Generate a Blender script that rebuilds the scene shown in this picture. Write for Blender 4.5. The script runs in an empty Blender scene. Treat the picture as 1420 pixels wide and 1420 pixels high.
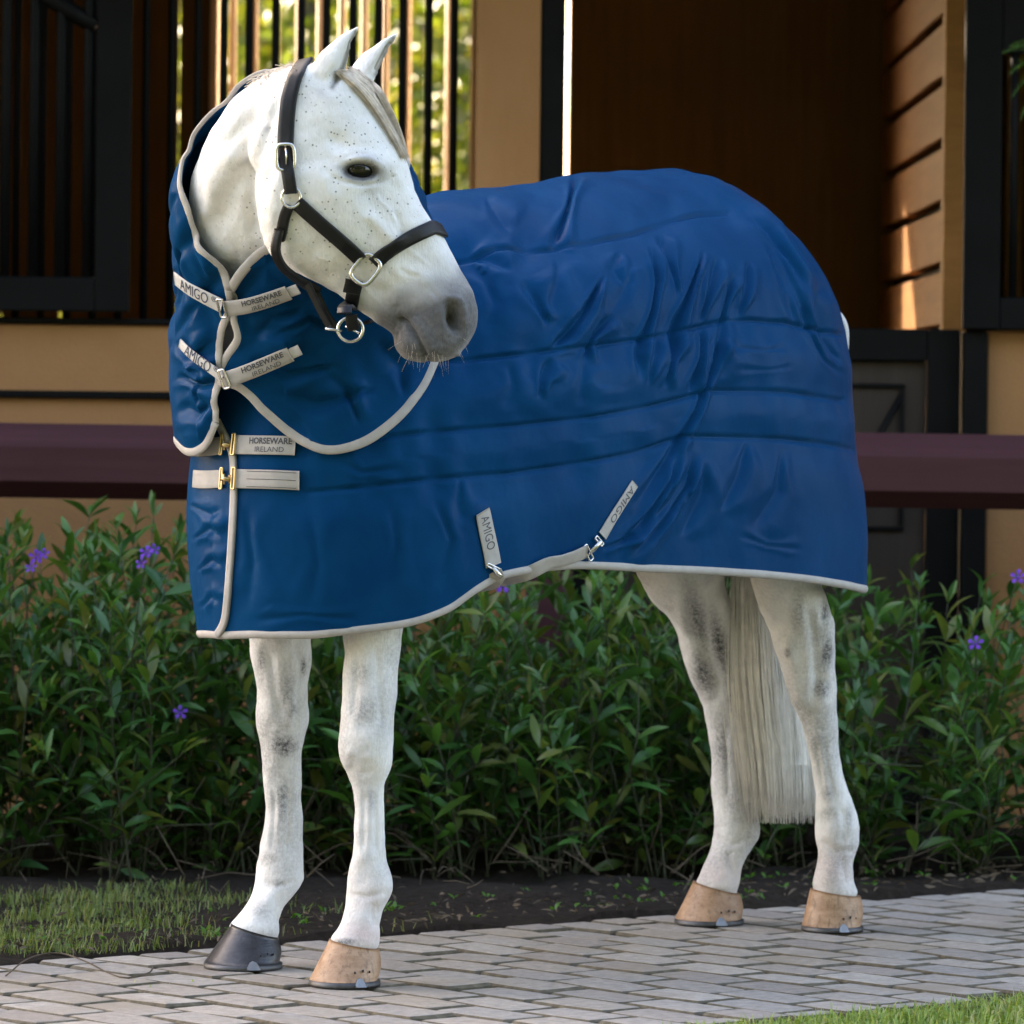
import bpy, math, random
import numpy as np
from mathutils import Vector, Matrix
from mathutils.bvhtree import BVHTree
random.seed(7); rng = np.random.default_rng(11)
S = bpy.context.scene
COL = S.collection

# ------------------------------------------------------------------ camera, sky, sun, exposure
F = 7250.0; HC = 1.10; PX0, PY0 = 710.0, 560.0; ROLL = math.radians(0.65)
cr, sr = math.cos(ROLL), math.sin(ROLL)
cd = bpy.data.cameras.new('camera'); cam = bpy.data.objects.new('camera', cd); COL.objects.link(cam)
cam.location = (0, 0, HC)
cam.rotation_euler = (Matrix.Rotation(math.pi/2, 3, 'X') @ Matrix.Rotation(ROLL, 3, 'Z')).to_euler()
cd.sensor_width = 36; cd.sensor_height = 36; cd.sensor_fit = 'HORIZONTAL'
cd.lens = F/1420*36; cd.shift_y = -150/1420; cd.clip_start = 0.1; cd.clip_end = 2000
cd.dof.use_dof = True; cd.dof.focus_distance = 9.9; cd.dof.aperture_fstop = 7.0
S.camera = cam

SUN_AZ = math.radians(-45); SUN_EL = math.radians(28)
w = bpy.data.worlds.new('World'); S.world = w; w.use_nodes = True
nt = w.node_tree; nt.nodes.clear()
sky = nt.nodes.new('ShaderNodeTexSky'); sky.sky_type = 'NISHITA'; sky.sun_disc = False
sky.sun_elevation = SUN_EL; sky.sun_rotation = SUN_AZ; sky.air_density = 1.0; sky.dust_density = 3.0; sky.ozone_density = 0.6
bg = nt.nodes.new('ShaderNodeBackground'); bg.inputs[1].default_value = 0.15
out = nt.nodes.new('ShaderNodeOutputWorld')
nt.links.new(sky.outputs[0], bg.inputs[0]); nt.links.new(bg.outputs[0], out.inputs[0])
ld = bpy.data.lights.new('sun', 'SUN'); ld.energy = 4.0; ld.angle = math.radians(0.5); ld.color = (1.0, 0.90, 0.76)
sun = bpy.data.objects.new('sun', ld); COL.objects.link(sun)
sdir = Vector((math.sin(SUN_AZ)*math.cos(SUN_EL), math.cos(SUN_AZ)*math.cos(SUN_EL), math.sin(SUN_EL)))
sun.rotation_euler = sdir.to_track_quat('Z', 'Y').to_euler(); sun.location = (-6, 12, 9)
S.view_settings.view_transform = 'Standard'; S.view_settings.look = 'None'
S.view_settings.gamma = 1.0; S.view_settings.use_curve_mapping = False
S.view_settings.exposure = 2.92
S.view_settings.use_white_balance = True; S.view_settings.white_balance_temperature = 7550; S.view_settings.white_balance_tint = 15
S.render.engine = 'CYCLES'
S.cycles.use_denoising = True
S.cycles.max_bounces = 8; S.cycles.transparent_max_bounces = 8

# ------------------------------------------------------------------ helpers: pixels and space
def unroll(px, py):
    dx, dy = np.asarray(px, float)-PX0, np.asarray(py, float)-PY0
    return dx*cr+dy*sr, -dx*sr+dy*cr
def P(px, py, Y):
    x, y = unroll(px, py); Y = np.asarray(Y, float)
    return np.stack(np.broadcast_arrays(x/F*Y, Y, HC-y/F*Y), -1)
def proj(v):
    v = np.asarray(v, float); x = v[..., 0]/v[..., 1]*F; y = (HC-v[..., 2])/v[..., 1]*F
    return PX0+x*cr-y*sr, PY0+x*sr+y*cr
def G(px, py):
    x, y = unroll(px, py); Y = F*HC/y
    return np.array([x/F*Y, Y, 0.0])
def dirs(px, py): return P(px, py, 1.0)-np.array([0, 0, HC])
CAM = np.array([0, 0, HC])

def cub(xs, ys, x):
    xs = np.asarray(xs, float); ys = np.asarray(ys, float); x = np.clip(np.asarray(x, float), xs[0], xs[-1])
    d = np.diff(ys)/np.diff(xs); m = np.zeros_like(ys); m[0], m[-1] = d[0], d[-1]
    for i in range(1, len(xs)-1):
        if d[i-1]*d[i] > 0: m[i] = 2*d[i-1]*d[i]/(d[i-1]+d[i])
    i = np.clip(np.searchsorted(xs, x)-1, 0, len(xs)-2); h = xs[i+1]-xs[i]; s = (x-xs[i])/h
    return (ys[i]*(1+2*s)*(1-s)**2+h*m[i]*s*(1-s)**2+ys[i+1]*s*s*(3-2*s)+h*m[i+1]*s*s*(s-1))
def spline(pts, n, closed=False):
    p = np.asarray(pts, float)
    if closed: p = np.vstack([p[-1], p, p[0], p[1]])
    else: p = np.vstack([2*p[0]-p[1], p, 2*p[-1]-p[-2]])
    o = []
    for i in range(1, len(p)-2):
        s = np.linspace(0, 1, 24, endpoint=False)[:, None]
        a, b, c, d = p[i-1], p[i], p[i+1], p[i+2]
        o.append(.5*((2*b)+(-a+c)*s+(2*a-5*b+4*c-d)*s**2+(-a+3*b-3*c+d)*s**3))
    o = np.vstack(o+[p[-2][None]]) 
    L = np.r_[0, np.cumsum(np.linalg.norm(np.diff(o, axis=0), axis=1))]
    u = np.linspace(0, L[-1], n, endpoint=not closed)
    return np.stack([np.interp(u, L, o[:, k]) for k in range(o.shape[1])], 1)
_sd = rng.normal(size=(64, 3)); _sd /= np.linalg.norm(_sd, axis=1)[:, None]; _sp = rng.uniform(0, 6.28, 64); _sf = rng.uniform(.6, 1.7, 64)
def wob(v, freq, seed=0, n=14):
    v = np.asarray(v, float); o = 0
    for k in range(n):
        j = (k+seed*7) % 64
        o = o+np.sin((v @ _sd[j])*freq*6.283*_sf[(j*3+seed) % 64]+_sp[j]+seed)
    return o/math.sqrt(n)
def polydist(px, py, line):
    px = np.asarray(px); best = np.full(px.shape, 1e9); tt = np.zeros(px.shape)
    line = np.asarray(line, float); seg = np.linalg.norm(np.diff(line, axis=0), axis=1); cum = np.r_[0, np.cumsum(seg)]
    for i in range(len(seg)):
        a, b = line[i], line[i+1]; d = b-a
        s = np.clip(((px-a[0])*d[0]+(py-a[1])*d[1])/(d@d+1e-9), 0, 1)
        q = np.hypot(px-a[0]-s*d[0], py-a[1]-s*d[1]); m = q < best
        best[m] = q[m]; tt[m] = (cum[i]+s[m]*seg[i])/cum[-1]
    return best, tt
def blob(px, py, cx, cy, rx, ry, ang=0):
    a = math.radians(ang); dx, dy = px-cx, py-cy
    u = dx*math.cos(a)+dy*math.sin(a); v = -dx*math.sin(a)+dy*math.cos(a)
    return np.exp(-(u/rx)**2-(v/ry)**2)
def sst(a, b, x):
    s = np.clip((x-a)/(b-a), 0, 1); return s*s*(3-2*s)

# ------------------------------------------------------------------ helpers: objects
def meta(o, label=None, cat=None, group=None, kind=None):
    if label: o['label'] = label
    if cat: o['category'] = cat
    if group: o['group'] = group
    if kind: o['kind'] = kind
    return o
def empty(name, loc, label, cat, group=None):
    o = bpy.data.objects.new(name, None); COL.objects.link(o); o.location = loc; o.empty_display_size = .1
    return meta(o, label, cat, group)
def attach(o, parent):
    if parent is not None:
        o.parent = parent; off = parent.location if parent.parent is None else Vector((0, 0, 0))      # parts below the top level sit at the world origin
        o.matrix_parent_inverse = Matrix.Translation(-off)
def mk(name, v, f, mat=None, parent=None, smooth=True):
    me = bpy.data.meshes.new(name)
    me.from_pydata(np.asarray(v, float).tolist(), [], f.tolist() if isinstance(f, np.ndarray) else f)
    if smooth and len(me.polygons): me.polygons.foreach_set('use_smooth', [True]*len(me.polygons))
    if mat: me.materials.append(mat)
    me.update()
    o = bpy.data.objects.new(name, me); COL.objects.link(o); attach(o, parent)
    return o
def grid_faces(nu, nv, cu=False, cv=False):
    i, j = np.meshgrid(np.arange(nu if cu else nu-1), np.arange(nv if cv else nv-1), indexing='ij')
    i2, j2 = (i+1) % nu, (j+1) % nv
    return np.stack([i*nv+j, i2*nv+j, i2*nv+j2, i*nv+j2], -1).reshape(-1, 4)
def loft(rings, caps=True):
    R = np.asarray(rings, float); nu, nv = R.shape[:2]
    v = R.reshape(-1, 3); f = grid_faces(nu, nv, cv=True)[:, ::-1].tolist()
    if caps:
        a = len(v); v = np.vstack([v, R[0].mean(0), R[-1].mean(0)])
        f += [[j, (j+1) % nv, a] for j in range(nv)]
        b = (nu-1)*nv; f += [[b+(j+1) % nv, b+j, a+1] for j in range(nv)]
    return v, f
class MB:
    def __init__(s): s.v = []; s.f = []; s.n = 0
    def add(s, v, f):
        s.v.append(np.asarray(v, float)); n = s.n
        s.f += [[k+n for k in q] for q in f]; s.n += len(v)
    def box(s, x0, x1, y0, y1, z0, z1, b=0.0):
        if b <= 0:
            v = [(x, y, z) for x in (x0, x1) for y in (y0, y1) for z in (z0, z1)]
            s.add(v, [[0, 1, 3, 2], [4, 6, 7, 5], [0, 4, 5, 1], [2, 3, 7, 6], [0, 2, 6, 4], [1, 5, 7, 3]])
        else:
            b = min(b, (x1-x0)*.4, (y1-y0)*.4, (z1-z0)*.4)
            v = []; 
            for (z, e) in ((z0, b), (z0+b, 0), (z1-b, 0), (z1, b)):
                xa, xb, ya, yb = x0+e, x1-e, y0+e, y1-e; c = b*.6
                v += [(xa+c, ya, z), (xb-c, ya, z), (xb, ya+c, z), (xb, yb-c, z), (xb-c, yb, z), (xa+c, yb, z), (xa, yb-c, z), (xa, ya+c, z)]
            f = [[7, 6, 5, 4, 3, 2, 1, 0], [24+k for k in range(8)]]
            for r in range(3): f += [[r*8+k, r*8+(k+1) % 8, r*8+8+(k+1) % 8, r*8+8+k] for k in range(8)]
            s.add(v, f)
    def tube(s, pts, r, n=8, closed=False, flat=1.0, nrm=None):
        p = np.asarray(pts, float); m = len(p); r = np.broadcast_to(np.asarray(r, float), (m,))
        t = np.gradient(p, axis=0) if not closed else (np.roll(p, -1, 0)-np.roll(p, 1, 0))
        t /= np.linalg.norm(t, axis=1)[:, None]+1e-12
        N = np.zeros_like(p)
        if nrm is None:
            a = np.array([0, 0, 1.]) if abs(t[0][2]) < .9 else np.array([1., 0, 0])
            for i in range(m):
                a = a-t[i]*(a@t[i]); a /= np.linalg.norm(a)+1e-12; N[i] = a
        else:
            N = np.asarray(nrm, float); N = N-t*(N*t).sum(1)[:, None]; N /= np.linalg.norm(N, axis=1)[:, None]+1e-12
        Bn = np.cross(t, N); th = np.linspace(0, 2*np.pi, n, endpoint=False)
        R = p[:, None]+r[:, None, None]*(np.cos(th)[None, :, None]*N[:, None]*flat+np.sin(th)[None, :, None]*Bn[:, None])
        v = R.reshape(-1, 3); f = grid_faces(m, n, cu=closed, cv=True).tolist()
        if not closed:
            f += [list(range(n)), [(m-1)*n+k for k in range(n)][::-1]]
        s.add(v, f)
    def build(s, name, mat, parent=None, smooth=True):
        return mk(name, np.vstack(s.v), s.f, mat, parent, smooth)
def tube(name, pts, r, mat, parent, **k):
    m = MB(); m.tube(pts, r, **k); return m.build(name, mat, parent)
def box(name, x0, x1, y0, y1, z0, z1, mat, parent=None, b=0.004):
    m = MB(); m.box(x0, x1, y0, y1, z0, z1, b); return m.build(name, mat, parent, smooth=False)
def bvh_of(v, f): return BVHTree.FromPolygons(np.asarray(v, float).tolist(), f.tolist() if isinstance(f, np.ndarray) else f)
def cast(trees, px, py):
    d = Vector(dirs(px, py)); best = None
    for t in trees:
        h = t.ray_cast(Vector(CAM), d)
        if h[0] is not None and (best is None or h[3] < best[3]): best = h
    if best is None: return None
    n = np.array(best[1]); 
    if n @ np.array(d) > 0: n = -n
    return np.array(best[0]), n
def castpath(trees, pts, n):
    q = spline(pts, n); C, N = [], []
    for a in q:
        h = cast(trees, *a)
        if h is not None: C.append(h[0]); N.append(h[1])
    C, N = np.array(C), np.array(N)
    return smoothpath(C, N, 2)
def smoothpath(C, N, it):
    for _ in range(it):
        C[1:-1] = .25*C[:-2]+.5*C[1:-1]+.25*C[2:]; N[1:-1] = .25*N[:-2]+.5*N[1:-1]+.25*N[2:]
    N /= np.linalg.norm(N, axis=1)[:, None]+1e-12
    return C, N
class Strap:
    """a flat webbing strap along a path that lies on a surface"""
    def __init__(s, C, N, width, off, thick):
        t = np.gradient(C, axis=0); t /= np.linalg.norm(t, axis=1)[:, None]+1e-12
        N = N-t*(N*t).sum(1)[:, None]; N /= np.linalg.norm(N, axis=1)[:, None]+1e-12
        s.side = np.cross(N, t); s.C = C+N*off; s.N = N; s.w = np.broadcast_to(np.asarray(width, float), (len(C),)); s.th = thick
        s.L = np.r_[0, np.cumsum(np.linalg.norm(np.diff(C, axis=0), axis=1))]
    def build(s, name, mat, parent):
        prof = [(-.5, 0), (-.5, .7), (-.47, 1), (-.2, 1.03), (.2, 1.03), (.47, 1), (.5, .7), (.5, 0)]
        R = np.stack([s.C+s.side*(a*s.w)[:, None]+s.N*(b*s.th) for a, b in prof], 1)
        v, f = loft(R); return mk(name, v, f, mat, parent)
    def at(s, u, v, h=0.0):
        g = lambda A: np.stack([np.interp(u, s.L, A[:, k]) for k in range(3)], -1)
        return g(s.C)+g(s.side)*np.asarray(v)[..., None]+g(s.N)*(s.th*1.05+np.asarray(h))[..., None]
def text_mesh(body, size, bold=0.0):
    c = bpy.data.curves.new('t', 'FONT'); c.body = body; c.size = size; c.align_x = 'CENTER'; c.align_y = 'CENTER'; c.offset = bold; c.resolution_u = 3
    o = bpy.data.objects.new('t', c); COL.objects.link(o)
    dg = bpy.context.evaluated_depsgraph_get(); e = o.evaluated_get(dg); m = e.to_mesh()
    v = np.array([x.co for x in m.vertices]); f = [list(p.vertices) for p in m.polygons]
    e.to_mesh_clear(); bpy.data.objects.remove(o); bpy.data.curves.remove(c)
    return v, f
def lettering(strap, body, u, v, size, mat, parent, sx=1.0, bold=0.0, width=None, shear=0.0):
    tv, tf = text_mesh(body, size, bold)
    if width: sx = width/(tv[:, 0].max()-tv[:, 0].min())
    x = tv[:, 0]*sx+tv[:, 1]*shear
    q = strap.at(u+x, v+tv[:, 1], np.full(len(tv), .0006))
    return mk('lettering', q, tf, mat, parent, smooth=False)

# ------------------------------------------------------------------ materials
def NM(name):
    m = bpy.data.materials.new(name); m.use_nodes = True; n = m.node_tree
    b = n.nodes['Principled BSDF']; return m, n, b
def nd(n, typ, **k):
    x = n.nodes.new(typ)
    for a, v in k.items():
        if a.startswith('i_'): x.inputs[a[2:]].default_value = v
        else: setattr(x, a, v)
    return x
def mixc(n, fac, a, b, blend='MIX'):
    x = n.nodes.new('ShaderNodeMix'); x.data_type = 'RGBA'; x.blend_type = blend
    for s, v in ((0, fac), (6, a), (7, b)):
        if hasattr(v, 'links'): n.links.new(v, x.inputs[s])
        else: x.inputs[s].default_value = v if s == 0 else (*v, 1)
    return x.outputs[2]
def ramp(n, src, stops):
    r = n.nodes.new('ShaderNodeValToRGB'); e = r.color_ramp.elements
    while len(e) < len(stops): e.new(.5)
    for k, (p, c) in enumerate(stops): e[k].position = p; e[k].color = (c, c, c, 1) if not isinstance(c, tuple) else (*c, 1)
    n.links.new(src, r.inputs[0]); return r.outputs[0]
def noise(n, scale, detail=4, rough=.55, coord='Object', sc=(1, 1, 1), dist=0.0):
    t = n.nodes.new('ShaderNodeTexCoord'); mp = n.nodes.new('ShaderNodeMapping'); mp.inputs['Scale'].default_value = sc
    n.links.new(t.outputs[coord], mp.inputs[0]); x = n.nodes.new('ShaderNodeTexNoise')
    x.inputs['Scale'].default_value = scale; x.inputs['Detail'].default_value = detail; x.inputs['Roughness'].default_value = rough; x.inputs['Distortion'].default_value = dist
    n.links.new(mp.outputs[0], x.inputs['Vector']); return x.outputs[0]
def bump(n, b, src, strength, dist=.01, prev=None):
    x = n.nodes.new('ShaderNodeBump'); x.inputs['Strength'].default_value = strength; x.inputs['Distance'].default_value = dist
    n.links.new(src, x.inputs['Height'])
    if prev is not None: n.links.new(prev, x.inputs['Normal'])
    n.links.new(x.outputs[0], b.inputs['Normal']); return x.outputs[0]
def simple(name, c, rough=.6, metal=0, var=.25, vs=12, bs=60, bst=.15, spec=.5, sheen=0, dist=.004, detail=5):
    m, n, b = NM(name)
    q = noise(n, vs, 6, .6); f = ramp(n, q, [(.3, 0.0), (.7, 1.0)])
    d = tuple(x*(1-var) for x in c); e = tuple(min(1, x*(1+var*.6)) for x in c)
    n.links.new(mixc(n, f, d, e), b.inputs['Base Color'])
    b.inputs['Roughness'].default_value = rough; b.inputs['Metallic'].default_value = metal
    b.inputs['Specular IOR Level'].default_value = spec
    if sheen: b.inputs['Sheen Weight'].default_value = sheen; b.inputs['Sheen Roughness'].default_value = .4
    if bst: bump(n, b, noise(n, bs, detail), bst, dist)
    return m
M = {}
def coat():
    m, n, b = NM('grey_horse_coat')
    a = nd(n, 'ShaderNodeAttribute', attribute_name='grey'); fl = nd(n, 'ShaderNodeAttribute', attribute_name='fleck'); pk = nd(n, 'ShaderNodeAttribute', attribute_name='pink')
    big = ramp(n, noise(n, 9, 5, .65), [(.36, 0.0), (.72, 1.0)])
    base = mixc(n, big, (.84, .825, .805), (.72, .705, .69))
    fine = ramp(n, noise(n, 150, 3, .7, sc=(1, 1, .35)), [(.35, 0.0), (.75, 1.0)])
    base = mixc(n, nd2(n, fine, .30), base, (.56, .535, .52))
    base = mixc(n, pk.outputs['Fac'], base, (.66, .48, .42))
    # roan break-up of the dark skin areas
    br = ramp(n, noise(n, 150, 6, .75), [(.34, .45), (.64, 1.3)])
    mm = n.nodes.new('ShaderNodeMath'); mm.operation = 'MULTIPLY'; n.links.new(a.outputs['Fac'], mm.inputs[0]); n.links.new(br, mm.inputs[1]); mm.use_clamp = True
    base = mixc(n, mm.outputs[0], base, (.062, .058, .062))
    sk = nd(n, 'ShaderNodeAttribute', attribute_name='skin'); b2 = ramp(n, noise(n, 120, 4, .6), [(.3, .95), (.7, 1.03)])
    m4 = n.nodes.new('ShaderNodeMath'); m4.operation = 'MULTIPLY'; m4.use_clamp = True; n.links.new(sk.outputs['Fac'], m4.inputs[0]); n.links.new(b2, m4.inputs[1])
    base = mixc(n, m4.outputs[0], base, (.058, .055, .060))
    v = nd(n, 'ShaderNodeTexVoronoi'); v.inputs['Scale'].default_value = 105; v.inputs['Randomness'].default_value = 1
    t = nd(n, 'ShaderNodeTexCoord'); n.links.new(t.outputs['Object'], v.inputs['Vector'])
    dot = ramp(n, v.outputs['Distance'], [(.10, 1.0), (.24, 0.0)])
    sel = ramp(n, v.outputs['Color'], [(.40, 0.0), (.46, 1.0)])
    m1 = n.nodes.new('ShaderNodeMath'); m1.operation = 'MULTIPLY'; n.links.new(dot, m1.inputs[0]); n.links.new(sel, m1.inputs[1])
    m2 = n.nodes.new('ShaderNodeMath'); m2.operation = 'MULTIPLY'; n.links.new(m1.outputs[0], m2.inputs[0]); n.links.new(fl.outputs['Fac'], m2.inputs[1])
    base = mixc(n, m2.outputs[0], base, (.17, .15, .14))
    n.links.new(base, b.inputs['Base Color'])
    b.inputs['Roughness'].default_value = .62; b.inputs['Specular IOR Level'].default_value = .3
    b.inputs['Sheen Weight'].default_value = .25; b.inputs['Sheen Roughness'].default_value = .5
    p = bump(n, b, noise(n, 260, 3, .65, sc=(1, 1, .2)), .6, .003)
    bump(n, b, noise(n, 28, 5, .6), .5, .007, p)
    return m
def nd2(n, s, k):
    x = n.nodes.new('ShaderNodeMath'); x.operation = 'MULTIPLY'; n.links.new(s, x.inputs[0]); x.inputs[1].default_value = k; return x.outputs[0]
M['coat'] = coat()
def nylon(name, c0, c1):
    m, n, b = NM(name)
    f = ramp(n, noise(n, 5, 4, .6), [(.3, 0.0), (.7, 1.0)])
    n.links.new(mixc(n, f, c0, c1), b.inputs['Base Color'])
    b.inputs['Roughness'].default_value = .33; b.inputs['Specular IOR Level'].default_value = .045; b.inputs['Specular Tint'].default_value = (.03, .32, 1, 1)
    b.inputs['Sheen Weight'].default_value = .0; b.inputs['Sheen Roughness'].default_value = .35; b.inputs['Sheen Tint'].default_value = (.12, .38, 1, 1)
    p = bump(n, b, noise(n, 700, 1, .5), .25, .0008)
    p = bump(n, b, noise(n, 42, 4, .55), .10, .006, p)
    bump(n, b, noise(n, 10, 3, .5, sc=(1, 1, .6)), .25, .012, p)
    return m
M['nylon'] = nylon('navy_nylon', (.0001, .033, .102), (.0002, .046, .132))
M['lining'] = simple('navy_lining', (.012, .022, .05), .75, var=.2)
M['grey_web'] = simple('grey_webbing', (.40, .37, .345), .75, var=.12, vs=40, bs=900, bst=.5, dist=.001)
M['pale_web'] = simple('pale_grey_webbing', (.56, .54, .53), .6, var=.08, vs=30, bs=900, bst=.4, dist=.001)
M['ink'] = simple('navy_ink', (.03, .04, .09), .7, var=.1, bst=0)
M['ink2'] = simple('dark_grey_ink', (.07, .07, .085), .7, var=.1, bst=0)
M['leather'] = simple('black_leather', (.008, .0077, .0085), .45, var=.4, vs=60, bs=220, bst=.3, dist=.0015, spec=.3)
M['steel'] = simple('nickel_steel', (.72, .69, .66), .26, 1.0, var=.1, bs=200, bst=.05)
M['brass'] = simple('brass', (.70, .50, .24), .28, 1.0, var=.15, bs=200, bst=.05)
M['shoe'] = simple('worn_iron', (.10, .10, .105), .5, .8, var=.3, vs=60)
M['clip'] = simple('bright_iron', (.20, .205, .22), .4, .5, var=.2, vs=60)
def hoofm(name, c0, c1, rough):
    m, n, b = NM(name)
    f = ramp(n, noise(n, 26, 5, .65, sc=(1, 1, 2.2)), [(.32, 0.0), (.68, 1.0)])
    d = ramp(n, noise(n, 45, 4, .7, sc=(2.2, 2.2, .5)), [(.52, 0.0), (.68, 1.0)])
    base = mixc(n, f, c0, c1); base = mixc(n, nd2(n, d, .6), base, tuple(x*.35 for x in c0))
    n.links.new(base, b.inputs['Base Color']); b.inputs['Roughness'].default_value = rough
    bump(n, b, noise(n, 120, 3, .5, sc=(.3, .3, 3)), .3, .002); return m
M['hoof_tan'] = hoofm('tan_hoof_horn', (.27, .145, .075), (.44, .275, .17), .5)
M['hoof_black'] = hoofm('black_hoof_horn', (.018, .018, .022), (.05, .05, .055), .36)
M['hair'] = simple('cream_hair', (.66, .56, .45), .6, var=.3, vs=60, bst=0, spec=.3)
M['tailhair'] = simple('white_tail_hair', (.90, .87, .80), .6, var=.15, vs=40, bst=0, spec=.3)
M['eye'] = simple('dark_eye', (.004, .0025, .002), .05, var=.2, bst=0)
M['lid'] = simple('eyelid_skin', (.05, .045, .047), .5, var=.2, vs=60)
M['ear_in'] = simple('ear_inner', (.33, .29, .28), .7, var=.3, vs=60)
def stucco(name, c, var=.14):
    m, n, b = NM(name)
    f = ramp(n, noise(n, 1.6, 6, .62), [(.3, 0.0), (.7, 1.0)])
    base = mixc(n, f, tuple(x*(1-var) for x in c), tuple(x*(1+var*.6) for x in c))
    st = ramp(n, noise(n, 5, 5, .6, sc=(1, 1, .18)), [(.56, 0.0), (.72, 1.0)])
    base = mixc(n, nd2(n, st, .35), base, (c[0]*.72, c[1]*.58, c[2]*.38))
    n.links.new(base, b.inputs['Base Color']); b.inputs['Roughness'].default_value = .9; b.inputs['Specular IOR Level'].default_value = .12
    p = bump(n, b, noise(n, 130, 4, .6), .5, .004); bump(n, b, noise(n, 9, 4, .5), .2, .01, p); return m
M['stucco'] = stucco('tan_stucco', (.35, .175, .075))
def wood(name, c0, c1, rough=.6, sc=(1, 1, .06), s=30, bst=.3):
    m, n, b = NM(name)
    f = ramp(n, noise(n, s, 6, .65, sc=sc, dist=.4), [(.3, 0.0), (.7, 1.0)])
    g = ramp(n, noise(n, 2.2, 4, .6), [(.3, 0.0), (.75, 1.0)])
    base = mixc(n, f, c0, c1); base = mixc(n, nd2(n, g, .35), base, tuple(x*.6 for x in c0))
    n.links.new(base, b.inputs['Base Color']); b.inputs['Roughness'].default_value = rough; b.inputs['Specular IOR Level'].default_value = .18
    bump(n, b, noise(n, s*2, 5, .6, sc=sc), bst, .003); return m
M['stall_wood'] = wood('brown_stall_wood', (.105, .060, .020), (.17, .098, .034))
M['pale_wood'] = wood('pale_stall_boards', (.25, .105, .026), (.35, .155, .042), sc=(.3, .06, 1))
M['dark_panel'] = wood('dark_door_panel', (.030, .022, .017), (.046, .034, .026))
M['black_steel'] = simple('black_painted_steel', (.0042, .0042, .0042), .6, var=.3, vs=9, bs=90, bst=.12, spec=.10)
M['maroon'] = wood('maroon_paint', (.052, .017, .020), (.072, .027, .030), .5, sc=(.05, 1, 1), s=26, bst=.25)
M['tan_paint'] = simple('tan_paint', (.74, .60, .46), .6, var=.12)
M['roof'] = simple('roof_metal', (.22, .2, .18), .6, var=.2)
M['floor_in'] = simple('stall_floor', (.16, .10, .06), .95, var=.3)
def soilm():
    m, n, b = NM('dark_soil')
    f = ramp(n, noise(n, 45, 8, .7), [(.3, 0.0), (.72, 1.0)])
    n.links.new(mixc(n, f, (.012, .009, .007), (.045, .034, .026)), b.inputs['Base Color']); b.inputs['Roughness'].default_value = 1
    b.inputs['Specular IOR Level'].default_value = .15
    bump(n, b, noise(n, 60, 8, .7), .9, .02); return m
M['soil'] = soilm()
def lawn():
    m, n, b = NM('lawn_ground')
    f = ramp(n, noise(n, 20, 8, .7), [(.3, 0.0), (.72, 1.0)])
    n.links.new(mixc(n, f, (.02, .03, .010), (.06, .085, .025)), b.inputs['Base Color']); b.inputs['Roughness'].default_value = 1
    bump(n, b, noise(n, 80, 8, .7), .8, .02); return m
M['lawn'] = lawn()
def paverm():
    m, n, b = NM('grey_paver')
    oi = nd(n, 'ShaderNodeObjectInfo'); gi = nd(n, 'ShaderNodeNewGeometry')
    h = ramp(n, oi.outputs['Random'], [(0, (.25, .222, .20)), (.3, (.37, .33, .285)), (.5, (.28, .262, .24)), (.7, (.40, .362, .315)), (.85, (.31, .28, .25)), (1, (.33, .285, .23))])
    f = ramp(n, noise(n, 34, 8, .72, coord='Object'), [(.25, 0.0), (.75, 1.0)])
    tc = nd(n, 'ShaderNodeNewGeometry')
    x = n.nodes.new('ShaderNodeTexNoise'); x.inputs['Scale'].default_value = 40; x.inputs['Detail'].default_value = 8; x.inputs['Roughness'].default_value = .72; n.links.new(tc.outputs['Position'], x.inputs['Vector'])
    f = ramp(n, x.outputs[0], [(.3, .62), (.7, 1.18)])
    base = mixc(n, 1.0, h, f, 'MULTIPLY')
    y = n.nodes.new('ShaderNodeTexNoise'); y.inputs['Scale'].default_value = 3.2; y.inputs['Detail'].default_value = 6; n.links.new(tc.outputs['Position'], y.inputs['Vector'])
    d = ramp(n, y.outputs[0], [(.52, 0.0), (.72, .75)])
    base = mixc(n, d, base, (.25, .205, .155))
    n.links.new(base, b.inputs['Base Color']); b.inputs['Roughness'].default_value = .85
    z = n.nodes.new('ShaderNodeTexNoise'); z.inputs['Scale'].default_value = 90; z.inputs['Detail'].default_value = 8; z.inputs['Roughness'].default_value = .7; n.links.new(tc.outputs['Position'], z.inputs['Vector'])
    p = bump(n, b, z.outputs[0], .7, .005); bump(n, b, x.outputs[0], .4, .01, p); return m
M['paver'] = paverm()
M['joint'] = simple('joint_sand', (.020, .018, .011), 1, var=.45, vs=50, bs=200, bst=.6)
def leafm(name, cols, trans=.35, rough=.42, sp=.5):
    m, n, b = NM(name)
    oi = nd(n, 'ShaderNodeObjectInfo'); gi = nd(n, 'ShaderNodeNewGeometry')
    a = n.nodes.new('ShaderNodeMath'); a.operation = 'ADD'; n.links.new(oi.outputs['Random'], a.inputs[0]); n.links.new(gi.outputs['Random Per Island'], a.inputs[1])
    fr = n.nodes.new('ShaderNodeMath'); fr.operation = 'FRACT'; n.links.new(a.outputs[0], fr.inputs[0])
    c = ramp(n, fr.outputs[0], [(k/(len(cols)-1), q) for k, q in enumerate(cols)])
    n.links.new(c, b.inputs['Base Color']); b.inputs['Roughness'].default_value = rough; b.inputs['Specular IOR Level'].default_value = sp
    tr = nd(n, 'ShaderNodeBsdfTranslucent'); tc = mixc(n, 1.0, c, (1.5, 1.35, .5), 'MULTIPLY'); n.links.new(tc, tr.inputs[0])
    mx = nd(n, 'ShaderNodeMixShader'); mx.inputs[0].default_value = trans
    o = n.nodes['Material Output']; n.links.new(b.outputs[0], mx.inputs[1]); n.links.new(tr.outputs[0], mx.inputs[2]); n.links.new(mx.outputs[0], o.inputs[0])
    return m
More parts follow.
